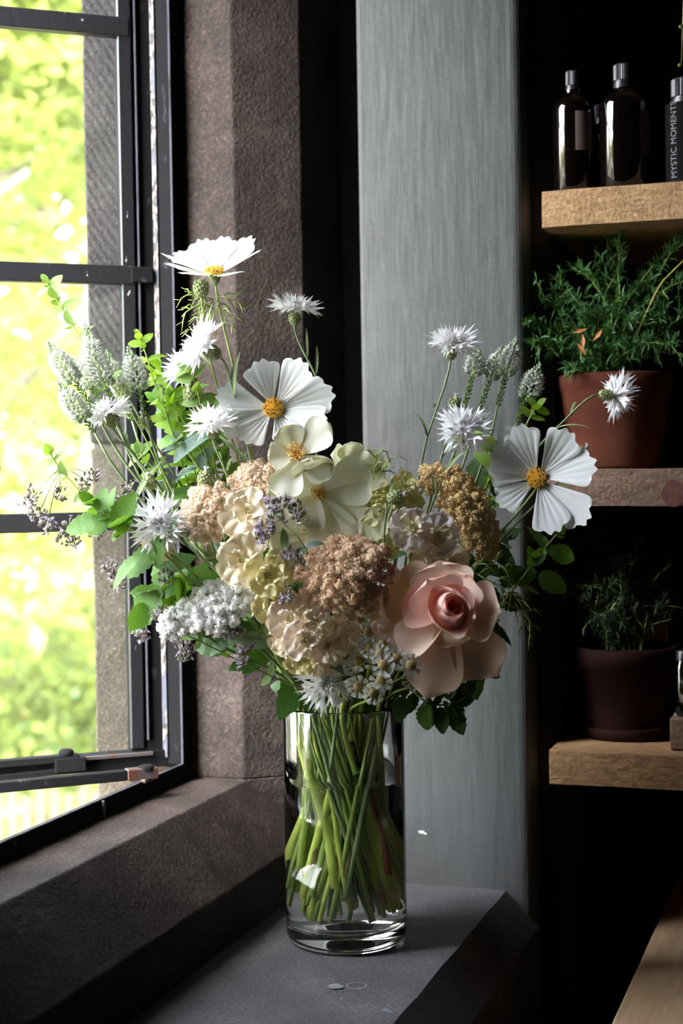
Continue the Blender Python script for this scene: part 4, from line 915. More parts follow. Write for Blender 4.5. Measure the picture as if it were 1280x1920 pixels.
# ---- stocks: spikes of ruffled double blooms
def throat(m1='yellowp'):
    mb = MB(); mb.lathe([(0, -.006), (.0012, -.004), (.0028, .0005), (.0018, .001)], 10)
    for k in range(6): mb.blob((.0013 * cos(k), .0013 * sin(k), .003), .0008, 4, 3, (cos(k), sin(k), 2), 1.8)
    return mb.mesh('bloom', M['ygreen'])
TH = throat()
SP = {}
for m in ('cream', 'yellowp', 'blush', 'pinkish', 'ygreen'):
    SP[m] = [petal(.0180, .0200, .8, 5, .45, bend=.45, cup=.03, ruff=.13, rk=2.0, nu=7, nv=10, roundt=.15, curl=-1.2 * (i % 2), seed=i).mesh('petal', M[m]) for i in range(4)]
def bloom(root, px, o, n, m, size=1.0, layers=((5, 8, 1.05), (4, 34, .68), (2, 60, .4)), m2=None):
    H = HM(P(*px, o), n); b = part(root, 'bloom', TH, H @ sc(1.5))
    for li, (cnt, tilt, L) in enumerate(layers):
        for k in range(cnt):
            mm = m2 if (m2 and li >= 1) else m
            link('petal', SP[mm][(k + li) % 4], b, sc(1 / 1.5) @ rz(k * 360 / cnt + li * 33 + random.uniform(-8, 8)) @ tr(.001, 0, .0006 * li) @ ty(tilt + random.uniform(-14, 16)) @ Matrix.Rotation(random.uniform(-.35, .35), 4, 'X') @ sc(L * size * random.uniform(.85, 1.15)))
def stock(label, blooms, m, via=None, group='stock flowers in the bouquet', leaves=2):
    x, y, o = blooms[0][0][0], blooms[0][0][1], blooms[0][1]; cx = sum(b[0][0] for b in blooms) / len(blooms); cy = sum(b[0][1] for b in blooms) / len(blooms)
    top = min(blooms, key=lambda b: b[0][1]); h = P(top[0][0], top[0][1], top[1] - .018)
    root, pts = plant('stock_flower', label, 'flower', h, (0, 0, 1), .0022, 'stem', .0016, group, via)
    for (p, o, n, mm, s, *m2) in blooms: bloom(root, p, o, n, mm, s, m2=m2[0] if m2 else None)
    for _ in range(leaves): leaf(root, 'grey', pts[9], Vector((random.gauss(0, 1), random.gauss(0, 1), .5)), .05)
    return root
FR = face(-.1, .1, 1)
S3 = ((4, 6, 1.1), (3, 24, .75))
stock('cream and yellow stock at left of centre with open papery blooms',
      [((464, 960), .100, face(-.05, .15, 1), 'cream', 1.25), ((455, 1050), .110, face(-.2, 0, 1), 'cream', 1.22), ((502, 1078), .120, face(0, .1, 1), 'yellowp', 1.0),
       ((528, 1062), .10, face(.4, .3, .9), 'yellowp', .85), ((512, 1128), .11, face(0, -.1, 1), 'yellowp', 1.0), ((478, 1010), .08, FR, 'blush', 1.0)], 'cream', (500, 1180, .08))
stock('blush cream stock with tightly ruffled blooms above the vase rim',
      [((545, 1162), .120, face(-.25, .1, 1), 'blush', 1.0), ((588, 1165), .125, face(.1, .2, 1), 'cream', .9), ((572, 1198), .13, face(0, -.1, 1), 'blush', .95), ((612, 1208), .115, face(.2, -.1, 1), 'blush', 1.0),
       ((535, 1195), .105, face(-.5, -.2, .8), 'cream', .95), ((636, 1185), .095, face(.4, 0, 1), 'blush', 1.0), ((566, 1236), .10, face(-.2, -.4, .9), 'yellowp', .85),
       ((610, 1232), .09, face(.3, -.4, .9), 'blush', .85)], 'blush', (590, 1230, .06))
stock('pale pink stock with two open blooms above the rose',
      [((774, 990), .09, face(-.15, .25, 1), 'pinkish', 1.0, 'cream'), ((817, 1005), .085, face(.25, 0, 1), 'pinkish', .95, 'cream'), ((812, 1035), .07, face(.3, -.3, .9), 'blush', .9), ((845, 1050), .05, face(.3, -.4, .9), 'blush', .9), ((795, 1030), .07, face(-.2, -.2, 1), 'blush', .8)], 'pinkish')
stock('yellow-green stock in shade right of the ivory blooms',
      [((702, 925), .05, face(0, .2, 1), 'ygreen', .85), ((735, 935), .045, face(.2, .3, 1), 'ygreen', .8), ((715, 960), .055, FR, 'ygreen', .85), ((745, 965), .05, face(.3, 0, 1), 'ygreen', .8), ((700, 985), .05, face(-.2, -.1, 1), 'ygreen', .85),
       ((730, 995), .05, face(0, -.2, 1), 'ygreen', .8), ((765, 940), .03, face(.4, .3, .8), 'ygreen', .7), ((720, 1020), .04, FR, 'ygreen', .75), ((688, 950), .045, face(-.3, .2, 1), 'ygreen', .8), ((752, 912), .03, face(.2, .6, .7), 'ygreen', .7)], 'ygreen', leaves=0)

# ---- yarrow heads built from many little floret clusters
def cluster(m, seed, n=24, r=.0056, fr=.0020):
    rd = random.Random(seed); mb = MB()
    for i in range(n):
        q = sqrt((i + .5) / n); a = i * 2.4; th = q * 1.35; nn = Vector((sin(th) * cos(a), sin(th) * sin(a), cos(th))); p = nn * r + Vector((rd.gauss(0, .0005), rd.gauss(0, .0005), rd.gauss(0, .0007)))
        T = Matrix.Translation(p) @ (nn + Vector((rd.gauss(0, .3), rd.gauss(0, .3), 0))).to_track_quat('Z', 'Y').to_matrix().to_4x4(); k = fr * rd.uniform(.75, 1.2)
        vs = [T @ Vector((0, 0, .0002))] + [T @ Vector((k * (1 if j % 2 else .62) * cos(j * pi / 5), k * (1 if j % 2 else .62) * sin(j * pi / 5), -.0001 if j % 2 else .0000)) for j in range(10)]
        mb.add(vs, [(0, j % 10 + 1, (j + 1) % 10 + 1) for j in range(10)])
        mb.lathe([(k * .4, .0001), (k * .3, .0006), (0, .0009)], 5, T)
    mb.lathe([(0, -.002), (r * .75, 0), (r * .78, r * .32), (r * .52, r * .62), (0, r * .80)], 8); mb.tube([(0, 0, -.014), (0, 0, 0)], [.0005, .0009], 4)
    return mb.mesh('floret_cluster', M[m], False)
CLU = {m: [cluster(m, i) for i in range(3)] for m in ('tan', 'tan_pink', 'tan_gold', 'yarrow_white')}
def yarrow(label, px, o, n, a, b, h, m, count, via=None, size=1.0, extra=(), rot=0, cat='flower'):
    """dome of clusters, half axes a x b (m) and height h"""
    head = P(*px, o); n = Vector(n).normalized(); root, pts = plant('yarrow_head', label, cat, head - n * (h + .012), n, .0015, 'stem_grey', .0013, 'flat clustered yarrow heads', via)
    H = HM(head - n * h, n) @ rz(rot); br = MB()
    count = int(count * 2.1); size *= .84
    for i in range(count):
        q = sqrt((i + .5) / count); an = i * 2.39996 + random.uniform(-.15, .15); x, y = q * a * cos(an), q * b * sin(an); z = h * (1 - q ** 2.2) + random.gauss(0, .0013) + .0018 * sin(i * 1.7)
        nn = Vector((x / a * .75, y / b * .75, 1)).normalized(); T = H @ tr(x, y, z) @ nn.to_track_quat('Z', 'Y').to_matrix().to_4x4() @ rz(random.uniform(0, 360)) @ sc(size * random.uniform(.85, 1.15))
        part(root, 'floret_cluster', CLU[m][i % 3], T, kind='stuff')
        if i % 3 == 0: e = local(root, T) @ Vector((0, 0, -.008)); s_ = local(root, H) @ Vector((0, 0, -.012)); br.tube([s_, s_.lerp(e, .6) , e], .0006, 4)
    link('branchlets', br.mesh('branchlets', M['stem_grey']), root)
    blades(root, pts, 2, 9, 13, .03, 'dark'); return root
yarrow('large round tan yarrow head at the front centre above the rose', (645, 1072), .135, face(-.15, .25, 1), .041, .033, .022, 'tan', 62, (650, 1200, .07))
yarrow('pinkish tan yarrow head left of centre behind the big cornflower', (382, 953), .085, face(-.2, .3, .9), .023, .026, .014, 'tan_pink', 24)
yarrow('pale tan yarrow head under the left petals of the large cosmos', (482, 892), .065, face(-.2, .55, .8), .027, .021, .012, 'tan_pink', 24)
yarrow('small tan yarrow tuft under the lower left cornflower', (292, 1025), .085, face(-.3, -.1, .9), .012, .010, .006, 'tan_pink', 6)
yarrow('long drooping golden tan yarrow head at right below the cornflower', (882, 958), .05, face(.15, .15, 1), .045, .0195, .014, 'tan_gold', 48, None, 1.0, rot=-62)
yarrow('small golden yarrow tuft at the left shoulder of the drooping one', (812, 893), .04, face(0, .4, .9), .012, .012, .006, 'tan_gold', 8)
yarrow('broad white yarrow head at lower left, flat and sloping', (408, 1128), .10, face(-.15, .55, .8), .031, .024, .007, 'yarrow_white', 40, (480, 1180, .07), .85, rot=28)
yarrow('small white yarrow head lowest at left beside the mint leaf', (324, 1166), .10, face(-.2, .45, .85), .0135, .014, .006, 'yarrow_white', 11, (440, 1190, .06), .85)
yarrow('second white yarrow tuft just above the broad white one', (352, 1135), .09, face(-.2, .6, .7), .012, .012, .005, 'yarrow_white', 8, None, .8)

# ---- the rose
RPm = {}
def rpm(key, L, Wd, m, **k):
    RPm[key] = petal(L, Wd, nu=10, nv=10, **k).mesh('petal', M[m]); return RPm[key]
ro = P(838, 1148, .135); rn_ = face(-.22, .22, 1); ros, rpts = plant('rose_flower', 'large peach pink rose with loose outer petals at right of the bouquet', 'flower', ro - rn_ * .018, rn_, .0024, 'stem', .0022, None, (760, 1230, .06))
RH = HM(ro, rn_)
def rp(a, tilt, L, Wd, m, bend=.35, cup=.16, curl=-.8, z=0.0, roll_=0.0, ruff=.02, off=.002, lab=None):
    me = petal(L, Wd * 1.06, .62, 4, .5, bend=bend, cup=cup, curl=curl * .8, ruff=ruff, rk=1.4, nu=16, nv=14, roundt=.10, base=.2, seed=int(a) + 200).mesh('petal', M[m])
    o = part(ros, 'petal', me, RH @ rz(a) @ tr(off, 0, z) @ ty(tilt) @ Matrix.Rotation(radians(roll_), 4, 'X'), label=lab); sm = o.modifiers.new('smooth', 'SUBSURF'); sm.levels = 1; sm.render_levels = 1
# outermost, fallen back
rp(150, -2, .058, .052, 'rose_cream', .2, .10, .3, -.013, 0)
rp(98, 14, .043, .050, 'rose_out', .3, .10, -.5, -.011)
rp(58, 18, .036, .040, 'rose_out', .35, .10, -.7, -.010, -6)
rp(180, -6, .070, .050, 'rose_out', .05, .10, -.7, -.013, 10)
rp(206, -10, .058, .044, 'rose_out', -.1, .10, -.5, -.014, -8)
rp(252, -10, .070, .047, 'rose_out', .0, .13, .6, -.012, -6)
rp(306, -8, .062, .044, 'rose_out', .05, .10, -.3, -.012, 10)
rp(358, 6, .044, .050, 'rose_out', .15, .12, .5, -.009, -10)
# middle ring
rp(166, 16, .038, .038, 'rose_pink', .25, .12, -1.0, -.006, 6)
rp(118, 36, .034, .046, 'rose_pink', .5, .14, -1.0, -.005)
rp(214, 6, .052, .031, 'rose_out', .15, .16, -.9, -.006, 0)
rp(286, 8, .027, .034, 'rose_cream', .2, .10, -1.6, -.005, 0)
rp(345, 26, .028, .038, 'rose_pink', .4, .18, -.4, -.004)
rp(60, 40, .026, .034, 'rose_pink', .6, .16, -.6, -.004)
# the wrapped bud
def wrapm(r0, r1, h, span, m, open_=.0, lean=0.0):
    nu, nv = 10, 14; vs = []
    for i in range(nu + 1):
        t = i / nu; rr = r0 + (r1 - r0) * sin(pi * .5 * min(1, t * 1.25)) - (open_ < 0) * .34 * r1 * t ** 3 + max(0, open_) * t ** 5
        for j in range(nv + 1):
            s = -1 + 2 * j / nv; a = s * span / 2; q = rr * (1 + .10 * s * (1 if lean >= 0 else -1)); vs.append((q * cos(a), q * sin(a), h * t * (1 - .26 * s * s)))
    n = nv + 1; return MB().add(vs, [(i * n + j, i * n + j + 1, (i + 1) * n + j + 1, (i + 1) * n + j) for i in range(nu) for j in range(nv)]).mesh('petal', M[m])
BH = HM(ro - rn_ * .006, face(.16, .34, 1))
for k, (a, r1, h, sp_, m, op) in enumerate(((200, .0190, .031, 2.5, 'rose_pink', .002), (330, .0185, .029, 2.5, 'rose_pink', .0015), (80, .0180, .032, 2.6, 'rose_pink', .001), (250, .0165, .034, 2.5, 'rose_pink', -1), (140, .0160, .035, 2.5, 'rose_pink', -1), (20, .0160, .034, 2.5, 'rose_pink', -1),
        (290, .0130, .036, 2.4, 'rose_pink', -1), (60, .0125, .036, 2.4, 'rose_pink', -1), (180, .0125, .036, 2.4, 'rose_pink', -1), (0, .0098, .0345, 2.3, 'rose_coral', -1), (120, .0094, .0345, 2.3, 'rose_coral', -1), (240, .0090, .034, 2.3, 'rose_coral', -1),
        (60, .0064, .033, 2.2, 'rose_coral', 0), (190, .0058, .033, 2.4, 'rose_coral', 0), (300, .0032, .032, 2.8, 'rose_coral', 0))):
    part(ros, 'petal', wrapm(.005, r1, h, sp_, m, op, 1 if k % 2 else -1), BH @ tr(.000, .000, -.010) @ rz(a))
part(ros, 'sepals', CAL, RH @ tr(0, 0, -.014) @ sc(1.3))
for (a, s) in ((-80, .06), (-20, .055), (-55, .06)):
    leaf(ros, 'dark', P(850, 1210, .06), RT * cos(radians(a)) + UP * sin(radians(a)), s)

# ---- sneezewort daisies
DP = [petal(.0060, .0048, .7, 6, .4, bend=.2, cup=.1, notch=.1, nk=3, nu=4, nv=6, roundt=.1, seed=i) for i in range(2)]
dm = MB()
for k in range(9):
    Rm = rz(k * 40) @ tr(.0042, 0, 0) @ ty(4); dm.add([Rm @ Vector(v) for v in DP[k % 2].v], DP[k % 2].f)
DAI = dm.mesh('ray_petals', M['white'])
dc = MB().lathe([(0, .0030), (.0026, .0027), (.0044, .0010), (.0040, -.001), (0, -.003)], 14)
for i in range(34):
    r = .0042 * sqrt(i / 34); a = i * 2.4; dc.blob((r * cos(a), r * sin(a), .0030 - 90 * r * r), .0006, 4, 3)
DCE = dc.mesh('button', M['button'])
def spray(label, heads, px, o, via=None):
    j = P(*px, o - .03); root, pts = plant('sneezewort_spray', label, 'flower', j, (0, 0, 1), .0013, 'stem', .0012, None, via); st_ = MB()
    for (x, y, oo, s) in heads:
        p = P(x, y, oo); n = face(random.uniform(-.35, .35), random.uniform(-.1, .5), 1)
        b = part(root, 'button', DCE, HM(p, n) @ sc(s)); link('ray_petals', DAI, b)
        q = p - n * .004 - Vector(root.location); st_.tube(bez(j - Vector(root.location), (j - Vector(root.location)).lerp(q, .5) + Vector((0, 0, -.004)), q - Vector((0, 0, .012)) - n * .004, q, 5), .0006, 4)
    link('branchlets', st_.mesh('branchlets', M['stem']), root)
    return root
spray('spray of small white daisies with tan buttons below the rose', [(693, 1216, .125, .95), (717, 1208, .13, .85), (712, 1226, .135, .9), (743, 1235, .135, 1), (718, 1247, .14, 1), (713, 1278, .13, 1), (700, 1300, .135, 1), (672, 1288, .125, 1), (770, 1247, .14, 1), (735, 1222, .12, .8)], (705, 1290), .09)
spray('shaded cream daisies between tan yarrow and the ruffled stock', [(672, 1160, .08, 1), (690, 1185, .075, 1), (662, 1205, .085, 1), (700, 1150, .07, .9), (648, 1228, .09, 1), (682, 1215, .08, 1), (673, 1240, .10, 1), (700, 1195, .07, .9), (655, 1250, .08, .9)], (670, 1260), .06)
spray('few small daisies half hidden under the lowest rose petals', [(845, 1268, .09, 1), (868, 1262, .08, .9), (770, 1275, .08, .9), (838, 1285, .08, .8)], (780, 1300), .07)

# ---- veronica spikes
def spike(root, base, tip, r, nm, bare=.0, openf=.68, bm='ver_white'):
    base, tip = Vector(base), Vector(tip); d = (tip - base); L = d.length; d.normalize(); x = d.orthogonal().normalized(); y = d.cross(x); mb = MB(); org = base.copy()
    bend = (RT * random.gauss(0, .03) + Vector((0, 0, .05))) * L
    def ax(t): return d * L * t + bend * (t * t - t)
    mb.cur = 2; mb.tube([ax(i / 8) for i in range(9)], [.0011 - .0006 * i / 8 for i in range(9)], 5)
    n = int(L / .00030)
    for i in range(n):
        t = i / n; a = i * 2.39996 + random.uniform(-.2, .2); o_ = x * cos(a) + y * sin(a); p = ax(t)
        if t < openf:
            rr = r * (0.75 + .35 * sin(pi * min(1, t / openf * .9 + .1))); q = (o_ + d * .35).normalized(); mb.cur = 0 if t > .10 else 1
            mb.blob(p + q * rr * .62, .0015, 4, 3, q, 2.0)
            s_ = q.cross(d).normalized(); e = p + q * rr
            for w in (-.0007, .0007): mb.tube([p + q * rr * .5, e + s_ * w * 1.5 + d * random.uniform(-.001, .001)], [.00040, .00025], 3, False)
        else:
            u = (t - openf) / (1 - openf); rr = r * .62 * (1 - u) + .0006; q = (o_ + d * (.7 + u)).normalized(); mb.cur = 1 if u > .35 else 0
            if i % 2 == 0: mb.blob(p + o_ * rr * .7, .0017 * (1 - .45 * u), 5, 3, q, 1.4)
    o = link('floret_spike', mb.mesh('floret_spike', [M[bm], M['ver_bud'], M['stem']]), root, local(root, Matrix.Translation(org)), kind='stuff')
    # green foliage stem below
    mb = MB(); b2 = base - d * bare
    for i in range(int(bare / .0009)):
        t = i * .0009 / max(bare, .001); a = i * 2.4; q = ((x * cos(a) + y * sin(a)) + d * .8).normalized(); mb.blob(b2 + d * bare * t + q * .0022 - org, .0009, 4, 3, q, 2.6)
    if bare: link('green_bracts', mb.mesh('green_bracts', M['oreg']), root, local(root, Matrix.Translation(org)), kind='stuff')
def veronica(label, tip, base, o, r, bare, grp='veronica spikes in the bouquet', via=None):
    b, t = P(*base, o), P(*tip, o + .005); d = (t - b).normalized(); root, pts = plant('veronica_spike', label, 'flower', b - d * bare, d, .0012, 'stem_grey', .0011, grp, via)
    spike(root, b, t, r * 1.22, None, bare); return root
veronica('tallest white veronica spike in front of the outer stone jamb', (158, 605), (200, 728), .05, .0100, .030)
veronica('second tall white spike leaning left, tip over the foliage', (88, 640), (142, 718), .06, .0092, .030)
veronica('short white spike between the two taller left spikes', (128, 668), (172, 728), .03, .0085, .028)
veronica('lowest white veronica spike above the leftmost cornflower', (108, 715), (162, 790), .07, .0092, .012)
veronica('rightmost of the left white spikes, beside the casement iron', (240, 650), (262, 735), .04, .0095, .022)
veronica('slim half hidden white spike behind the tallest one', (200, 655), (232, 745), .01, .0075, .022)
veronica('leftmost white spike of the right group, upright against the grey wall', (898, 655), (885, 705), -.01, .0090, .034)
veronica('second white spike of the right group', (940, 650), (918, 712), -.02, .0082, .034)
veronica('tallest white spike of the right group at the wall corner', (968, 632), (948, 705), .0, .0088, .028)
veronica('rightmost white spike against the dark recess', (1012, 680), (985, 750), .01, .0092, .022)

# ---- oregano / mint sprigs
def sprig(label, pxs, o, kind, nodes, size, name='mint_sprig', cat='herb sprig', flowers=0, r=.0010, m='stem', taper=.55, start=.2, grp=None, foot=True, fsize=1.0):
    """stem along the pixel points; pairs of opposite leaves; optional lilac flower heads at the tips"""
    pts = [P(x, y, oo) for (x, y, oo) in [(p[0], p[1], p[2] if len(p) > 2 else o) for p in pxs]]
    dn = (pts[1] - pts[0]).normalized(); full = stem_points(pts[0], dn) if foot else []
    root = thing(name, label, cat, full[0] if foot else pts[0], grp)
    fine = []
    for i in range(len(pts) - 1):
        p0 = pts[max(0, i - 1)]; p3 = pts[min(len(pts) - 1, i + 2)]
        for k in range(6):
            t = k / 6; a, b = pts[i], pts[i + 1]
            fine.append(.5 * ((2 * a) + (b - p0) * t + (2 * p0 - 5 * a + 4 * b - p3) * t * t + (3 * a - p0 - 3 * b + p3) * t ** 3))
    fine.append(pts[-1]); add_stem(root, full[:-1] + fine if foot else fine, r * 1.15, m, r * .6)
    n = len(fine)
    for k in range(nodes):
        u = start + (1 - start) * k / max(1, nodes - 1); i = min(n - 2, int(u * (n - 1))); p = fine[i]; d = (fine[min(n - 1, i + 1)] - fine[i]).normalized()
        s = (-fw).cross(d).normalized() if k % 2 == 0 else (UP * .3 - fw).normalized(); sz = size * (1 - taper * u) * random.uniform(.85, 1.15)
        for sg in (1, -1):
            leaf(root, kind, p, d * .55 + s * sg + Vector((0, 0, -.15)), sz, d * .8 - fw * .9)
            if sz > .02: leaf(root, kind, p, d * .9 - s * sg * .7, sz * .45)
        if k == nodes - 1:
            for q in range(3): leaf(root, kind, fine[-1], d + s * (q - 1) * .6, sz * .7)
    return root, fine
def ocl(root, px, o, size=1.0, n=26, lil=.4):
    c = P(*px, o); mb = MB(); rd = random
    for i in range(n):
        v = Vector((rd.gauss(0, 1), rd.gauss(0, 1), rd.gauss(0, 1))).normalized() * rd.uniform(.2, 1) ** .5 * .0085 * size; d = (v.normalized() + Vector((0, 0, .8))).normalized()
        mb.cur = 0; mb.blob(v, .0013, 4, 3, d, 1.7)
        if rd.random() < lil:
            mb.cur = 1; e = v + d * .0028
            for q in range(4): w = d.orthogonal().normalized(); w = Matrix.Rotation(q * pi / 2, 3, d) @ w; mb.add([e, e + w * .0015 + d * .0012 + w.cross(d) * .0006, e + w * .0019 + d * .0008, e + w * .0015 + d * .0012 - w.cross(d) * .0006], [(0, 1, 2, 3)])
    link('flower_cluster', mb.mesh('flower_cluster', [M['bract'], M['lilac']], False), root, local(root, Matrix.Translation(c)), kind='stuff')
G1 = 'leafy herb sprigs in the bouquet'
sprig('oregano sprig reaching highest at far left over the window bar', [(300, 880, .02), (250, 780, .02), (185, 690), (135, 610), (105, 560), (88, 530)], .03, 'oreg', 8, .021, 'oregano_sprig', r=.0008, taper=.3, grp=G1, start=.35)
sprig('bright round-leaved sprig at the iron frame, beside the left white spikes', [(350, 900, .0), (320, 800), (290, 720), (272, 660), (262, 635)], .01, 'lime', 10, .024, 'oregano_sprig', r=.0010, taper=.4, grp=G1, start=.1)
sprig('dense green sprig just right of the peeling strip', [(370, 900, .0), (345, 820), (320, 750), (300, 690)], -.01, 'lime', 10, .026, 'oregano_sprig', r=.0010, taper=.35, grp=G1, start=.05)
sprig('small leafed sprig crossing the half hidden cornflower', [(400, 860, .02), (380, 780, .03), (365, 715), (350, 690)], .045, 'oreg', 7, .020, 'oregano_sprig', r=.0009, taper=.3, grp=G1)
sprig('green sprig behind the lime leaves near the centre left', [(440, 900, .0), (400, 820), (370, 760), (352, 720)], -.02, 'mint', 8, .028, 'mint_sprig', r=.0010, taper=.35, grp=G1, start=.05)
sprig('leafy stem filling the gap under the half hidden cornflower', [(460, 960, .0), (400, 880), (350, 800), (325, 750)], .0, 'lime', 10, .026, 'oregano_sprig', r=.0010, taper=.35, grp=G1, start=.05)
sprig('leafy stem low at left under the long curved leaf', [(430, 1020, .0), (360, 950), (300, 890), (262, 850)], .01, 'oreg', 9, .026, 'oregano_sprig', r=.0010, taper=.35, grp=G1, start=.05)
sprig('soft green stem behind the left cornflower stems', [(420, 940, -.02), (370, 870), (330, 800), (300, 760)], -.03, 'mint', 8, .034, 'mint_sprig', r=.0010, taper=.3, grp=G1, start=.05)
r_, f_ = sprig('oregano sprig with purple heads at the far left by the window bar', [(300, 1020, .08), (230, 990), (180, 950), (135, 905), (105, 868), (95, 850)], .08, 'oreg', 6, .016, 'oregano_sprig', r=.0009, taper=.2, grp=G1)
br = MB()
for (x, y, s) in ((62, 925, 1), (52, 945, 1), (72, 965, .95), (88, 985, .9), (112, 925, .8), (160, 900, 1), (175, 890, .8)):
    ocl(r_, (x, y), .08 + random.uniform(-.01, .01), s, 24, .35); a_ = P(x, y, .08) - Vector(r_.location); b_ = f_[int(len(f_) * .72)] - Vector(r_.location); br.tube([b_, b_.lerp(a_, .5) + Vector((0, 0, .002)), a_], .0005, 4)
link('branchlets', br.mesh('branchlets', M['stem_grey']), r_)
r_, f_ = sprig('mint sprig with large toothed leaves at left, over the iron stile', [(330, 1060, .09), (280, 1015), (235, 985), (200, 965), (175, 945)], .10, 'mint', 4, .036, 'mint_sprig', r=.0013, taper=.35, grp=G1)
for (x, y, a, s) in ((185, 975, 195, .030), (185, 960, 80, .022), (215, 985, 60, .032), (262, 1045, 215, .036), (300, 1010, 250, .028), (235, 1000, 130, .02)): leaf(r_, 'mint', P(x, y, .11), RT * cos(radians(a)) + UP * sin(radians(a)), s)
for (x, y, s) in ((130, 990, 1), (120, 1005, .9), (140, 1015, .9), (228, 930, 1), (238, 915, .8), (180, 1000, .8)): ocl(r_, (x, y), .085, s, 22, .3)
r_, f_ = sprig('broad dark mint leaves behind the white yarrow at lower left', [(440, 1150, .05), (380, 1120), (330, 1110), (290, 1110)], .06, 'mint', 4, .040, 'mint_sprig', r=.0012, taper=.2, grp=G1)
for (x, y, a, s, k) in ((350, 1085, 10, .042, 'mint'), (300, 1100, 230, .045, 'mint'), (318, 1155, 80, .030, 'lime'), (300, 1150, 60, .040, 'lime'), (340, 1095, 190, .035, 'mint'), (270, 1130, 250, .030, 'mint'), (300, 1075, 40, .035, 'dark'), (350, 1110, 330, .03, 'dark')):
    leaf(r_, k, P(x, y, .075), RT * cos(radians(a)) + UP * sin(radians(a)), s)
for (x, y, s) in ((205, 1065, .9), (215, 1080, .8), (222, 1095, .8), (345, 1000, .8), (310, 1080, .7), (298, 1150, .8), (350, 1170, .7)): ocl(r_, (x, y), .08, s, 20, .45)
r_, f_ = sprig('fine oregano stem with lilac flowers below the white yarrow', [(560, 1290, .05), (480, 1255, .06), (420, 1225, .07), (370, 1200), (345, 1190)], .08, 'oreg', 4, .012, 'oregano_sprig', r=.0008, m='stem_grey', taper=.2, grp=G1)
for (x, y, s, l) in ((345, 1215, .9, .4), (347, 1230, .7, .4), (450, 1200, 1.0, .9), (462, 1218, .9, .9), (440, 1190, .9, .9), (455, 1240, .7, .3), (265, 1190, .6, .6)): ocl(r_, (x, y), .095 if x > 400 else .08, s, 30, l)
r_, f_ = sprig('lilac oregano heads crossing the ivory blooms at the centre', [(580, 1040, .10), (560, 1010), (535, 985), (520, 965)], .135, 'grey', 2, .018, 'oregano_sprig', r=.0007, m='stem_grey', grp=G1)
for (x, y, s, l) in ((508, 950, 1, .8), (498, 990, .9, .9), (490, 1008, .8, .9), (518, 972, 1, .6), (525, 945, .9, .6), (555, 955, 1, .4), (562, 968, .9, .3), (545, 1040, .9, .5), (570, 1050, 1, .3), (560, 1062, .9, .2), (535, 1120, .7, .7)): ocl(r_, (x, y), .13 if x < 560 else .11, s, 26, l)
r_, f_ = sprig('mint sprig at right reaching below the cosmos', [(900, 1180, .03), (950, 1120), (985, 1075), (1015, 1035), (1045, 1000)], .04, 'mint', 4, .026, 'mint_sprig', r=.0012, taper=.2, grp=G1, start=.4)
for (x, y, a, s) in ((1010, 1075, -35, .030), (1030, 1030, -20, .028), (1000, 1060, 100, .018), (1040, 1000, 40, .022), (1022, 1030, 230, .018)): leaf(r_, 'mint', P(x, y, .05), RT * cos(radians(a)) + UP * sin(radians(a)), s, -fw)
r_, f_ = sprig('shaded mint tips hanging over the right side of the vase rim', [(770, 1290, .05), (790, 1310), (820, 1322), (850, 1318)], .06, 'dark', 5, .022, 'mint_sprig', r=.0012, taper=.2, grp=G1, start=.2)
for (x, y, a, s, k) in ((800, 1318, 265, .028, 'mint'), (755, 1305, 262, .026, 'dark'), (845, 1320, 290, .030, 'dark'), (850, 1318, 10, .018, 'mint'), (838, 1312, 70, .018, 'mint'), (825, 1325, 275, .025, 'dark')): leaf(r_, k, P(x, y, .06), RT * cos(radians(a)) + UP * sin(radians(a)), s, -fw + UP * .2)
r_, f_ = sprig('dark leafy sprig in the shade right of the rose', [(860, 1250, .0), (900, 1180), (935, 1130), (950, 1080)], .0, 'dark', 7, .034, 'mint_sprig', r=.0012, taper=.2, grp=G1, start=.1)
r_, f_ = sprig('second shaded sprig behind the drooping golden yarrow', [(840, 1150, .0), (880, 1080), (905, 1030), (940, 1010)], -.01, 'dark', 6, .032, 'mint_sprig', r=.0012, taper=.2, grp=G1, start=.1)
r_, f_ = sprig('small bright mint tip above the far right cosmos', [(960, 860, .01), (985, 800), (1000, 770), (1008, 760)], .02, 'lime', 4, .017, 'mint_sprig', r=.0010, taper=.2, grp=G1, start=.5)
r_, f_ = sprig('green leaves between the drooping yarrow and the right cosmos', [(880, 1010, .0), (905, 930), (925, 880), (930, 860)], .02, 'lime', 4, .028, 'mint_sprig', r=.0012, taper=.2, grp=G1, start=.3)
leaf(r_, 'lime', P(930, 845, .03), face(-.6, .5, .1), .030); leaf(r_, 'dark', P(925, 930, .02), face(.5, .9, 0), .04)
# big fronds of feathery foliage at the right
fr_, f_ = sprig('feathery cosmos foliage above and right of the rose', [(850, 1160, .03), (865, 1110), (885, 1070), (900, 1050)], .06, 'blade', 3, .03, 'cosmos_foliage', 'foliage', r=.0009, grp=G1)
for (x, y, a, s) in ((880, 1070, -25, .040), (880, 1068, 190, .040), (870, 1090, -70, .034), (885, 1060, 5, .032), (950, 1100, -50, .035), (930, 1080, -20, .03), (965, 1130, -60, .03), (700, 900, 85, .028), (708, 895, 60, .026), (900, 1090, -100, .03), (860, 1075, 215, .03)):
    feather(fr_, P(x, y, .07 if x < 920 else .03), RT * cos(radians(a)) + UP * sin(radians(a)), s, 6)
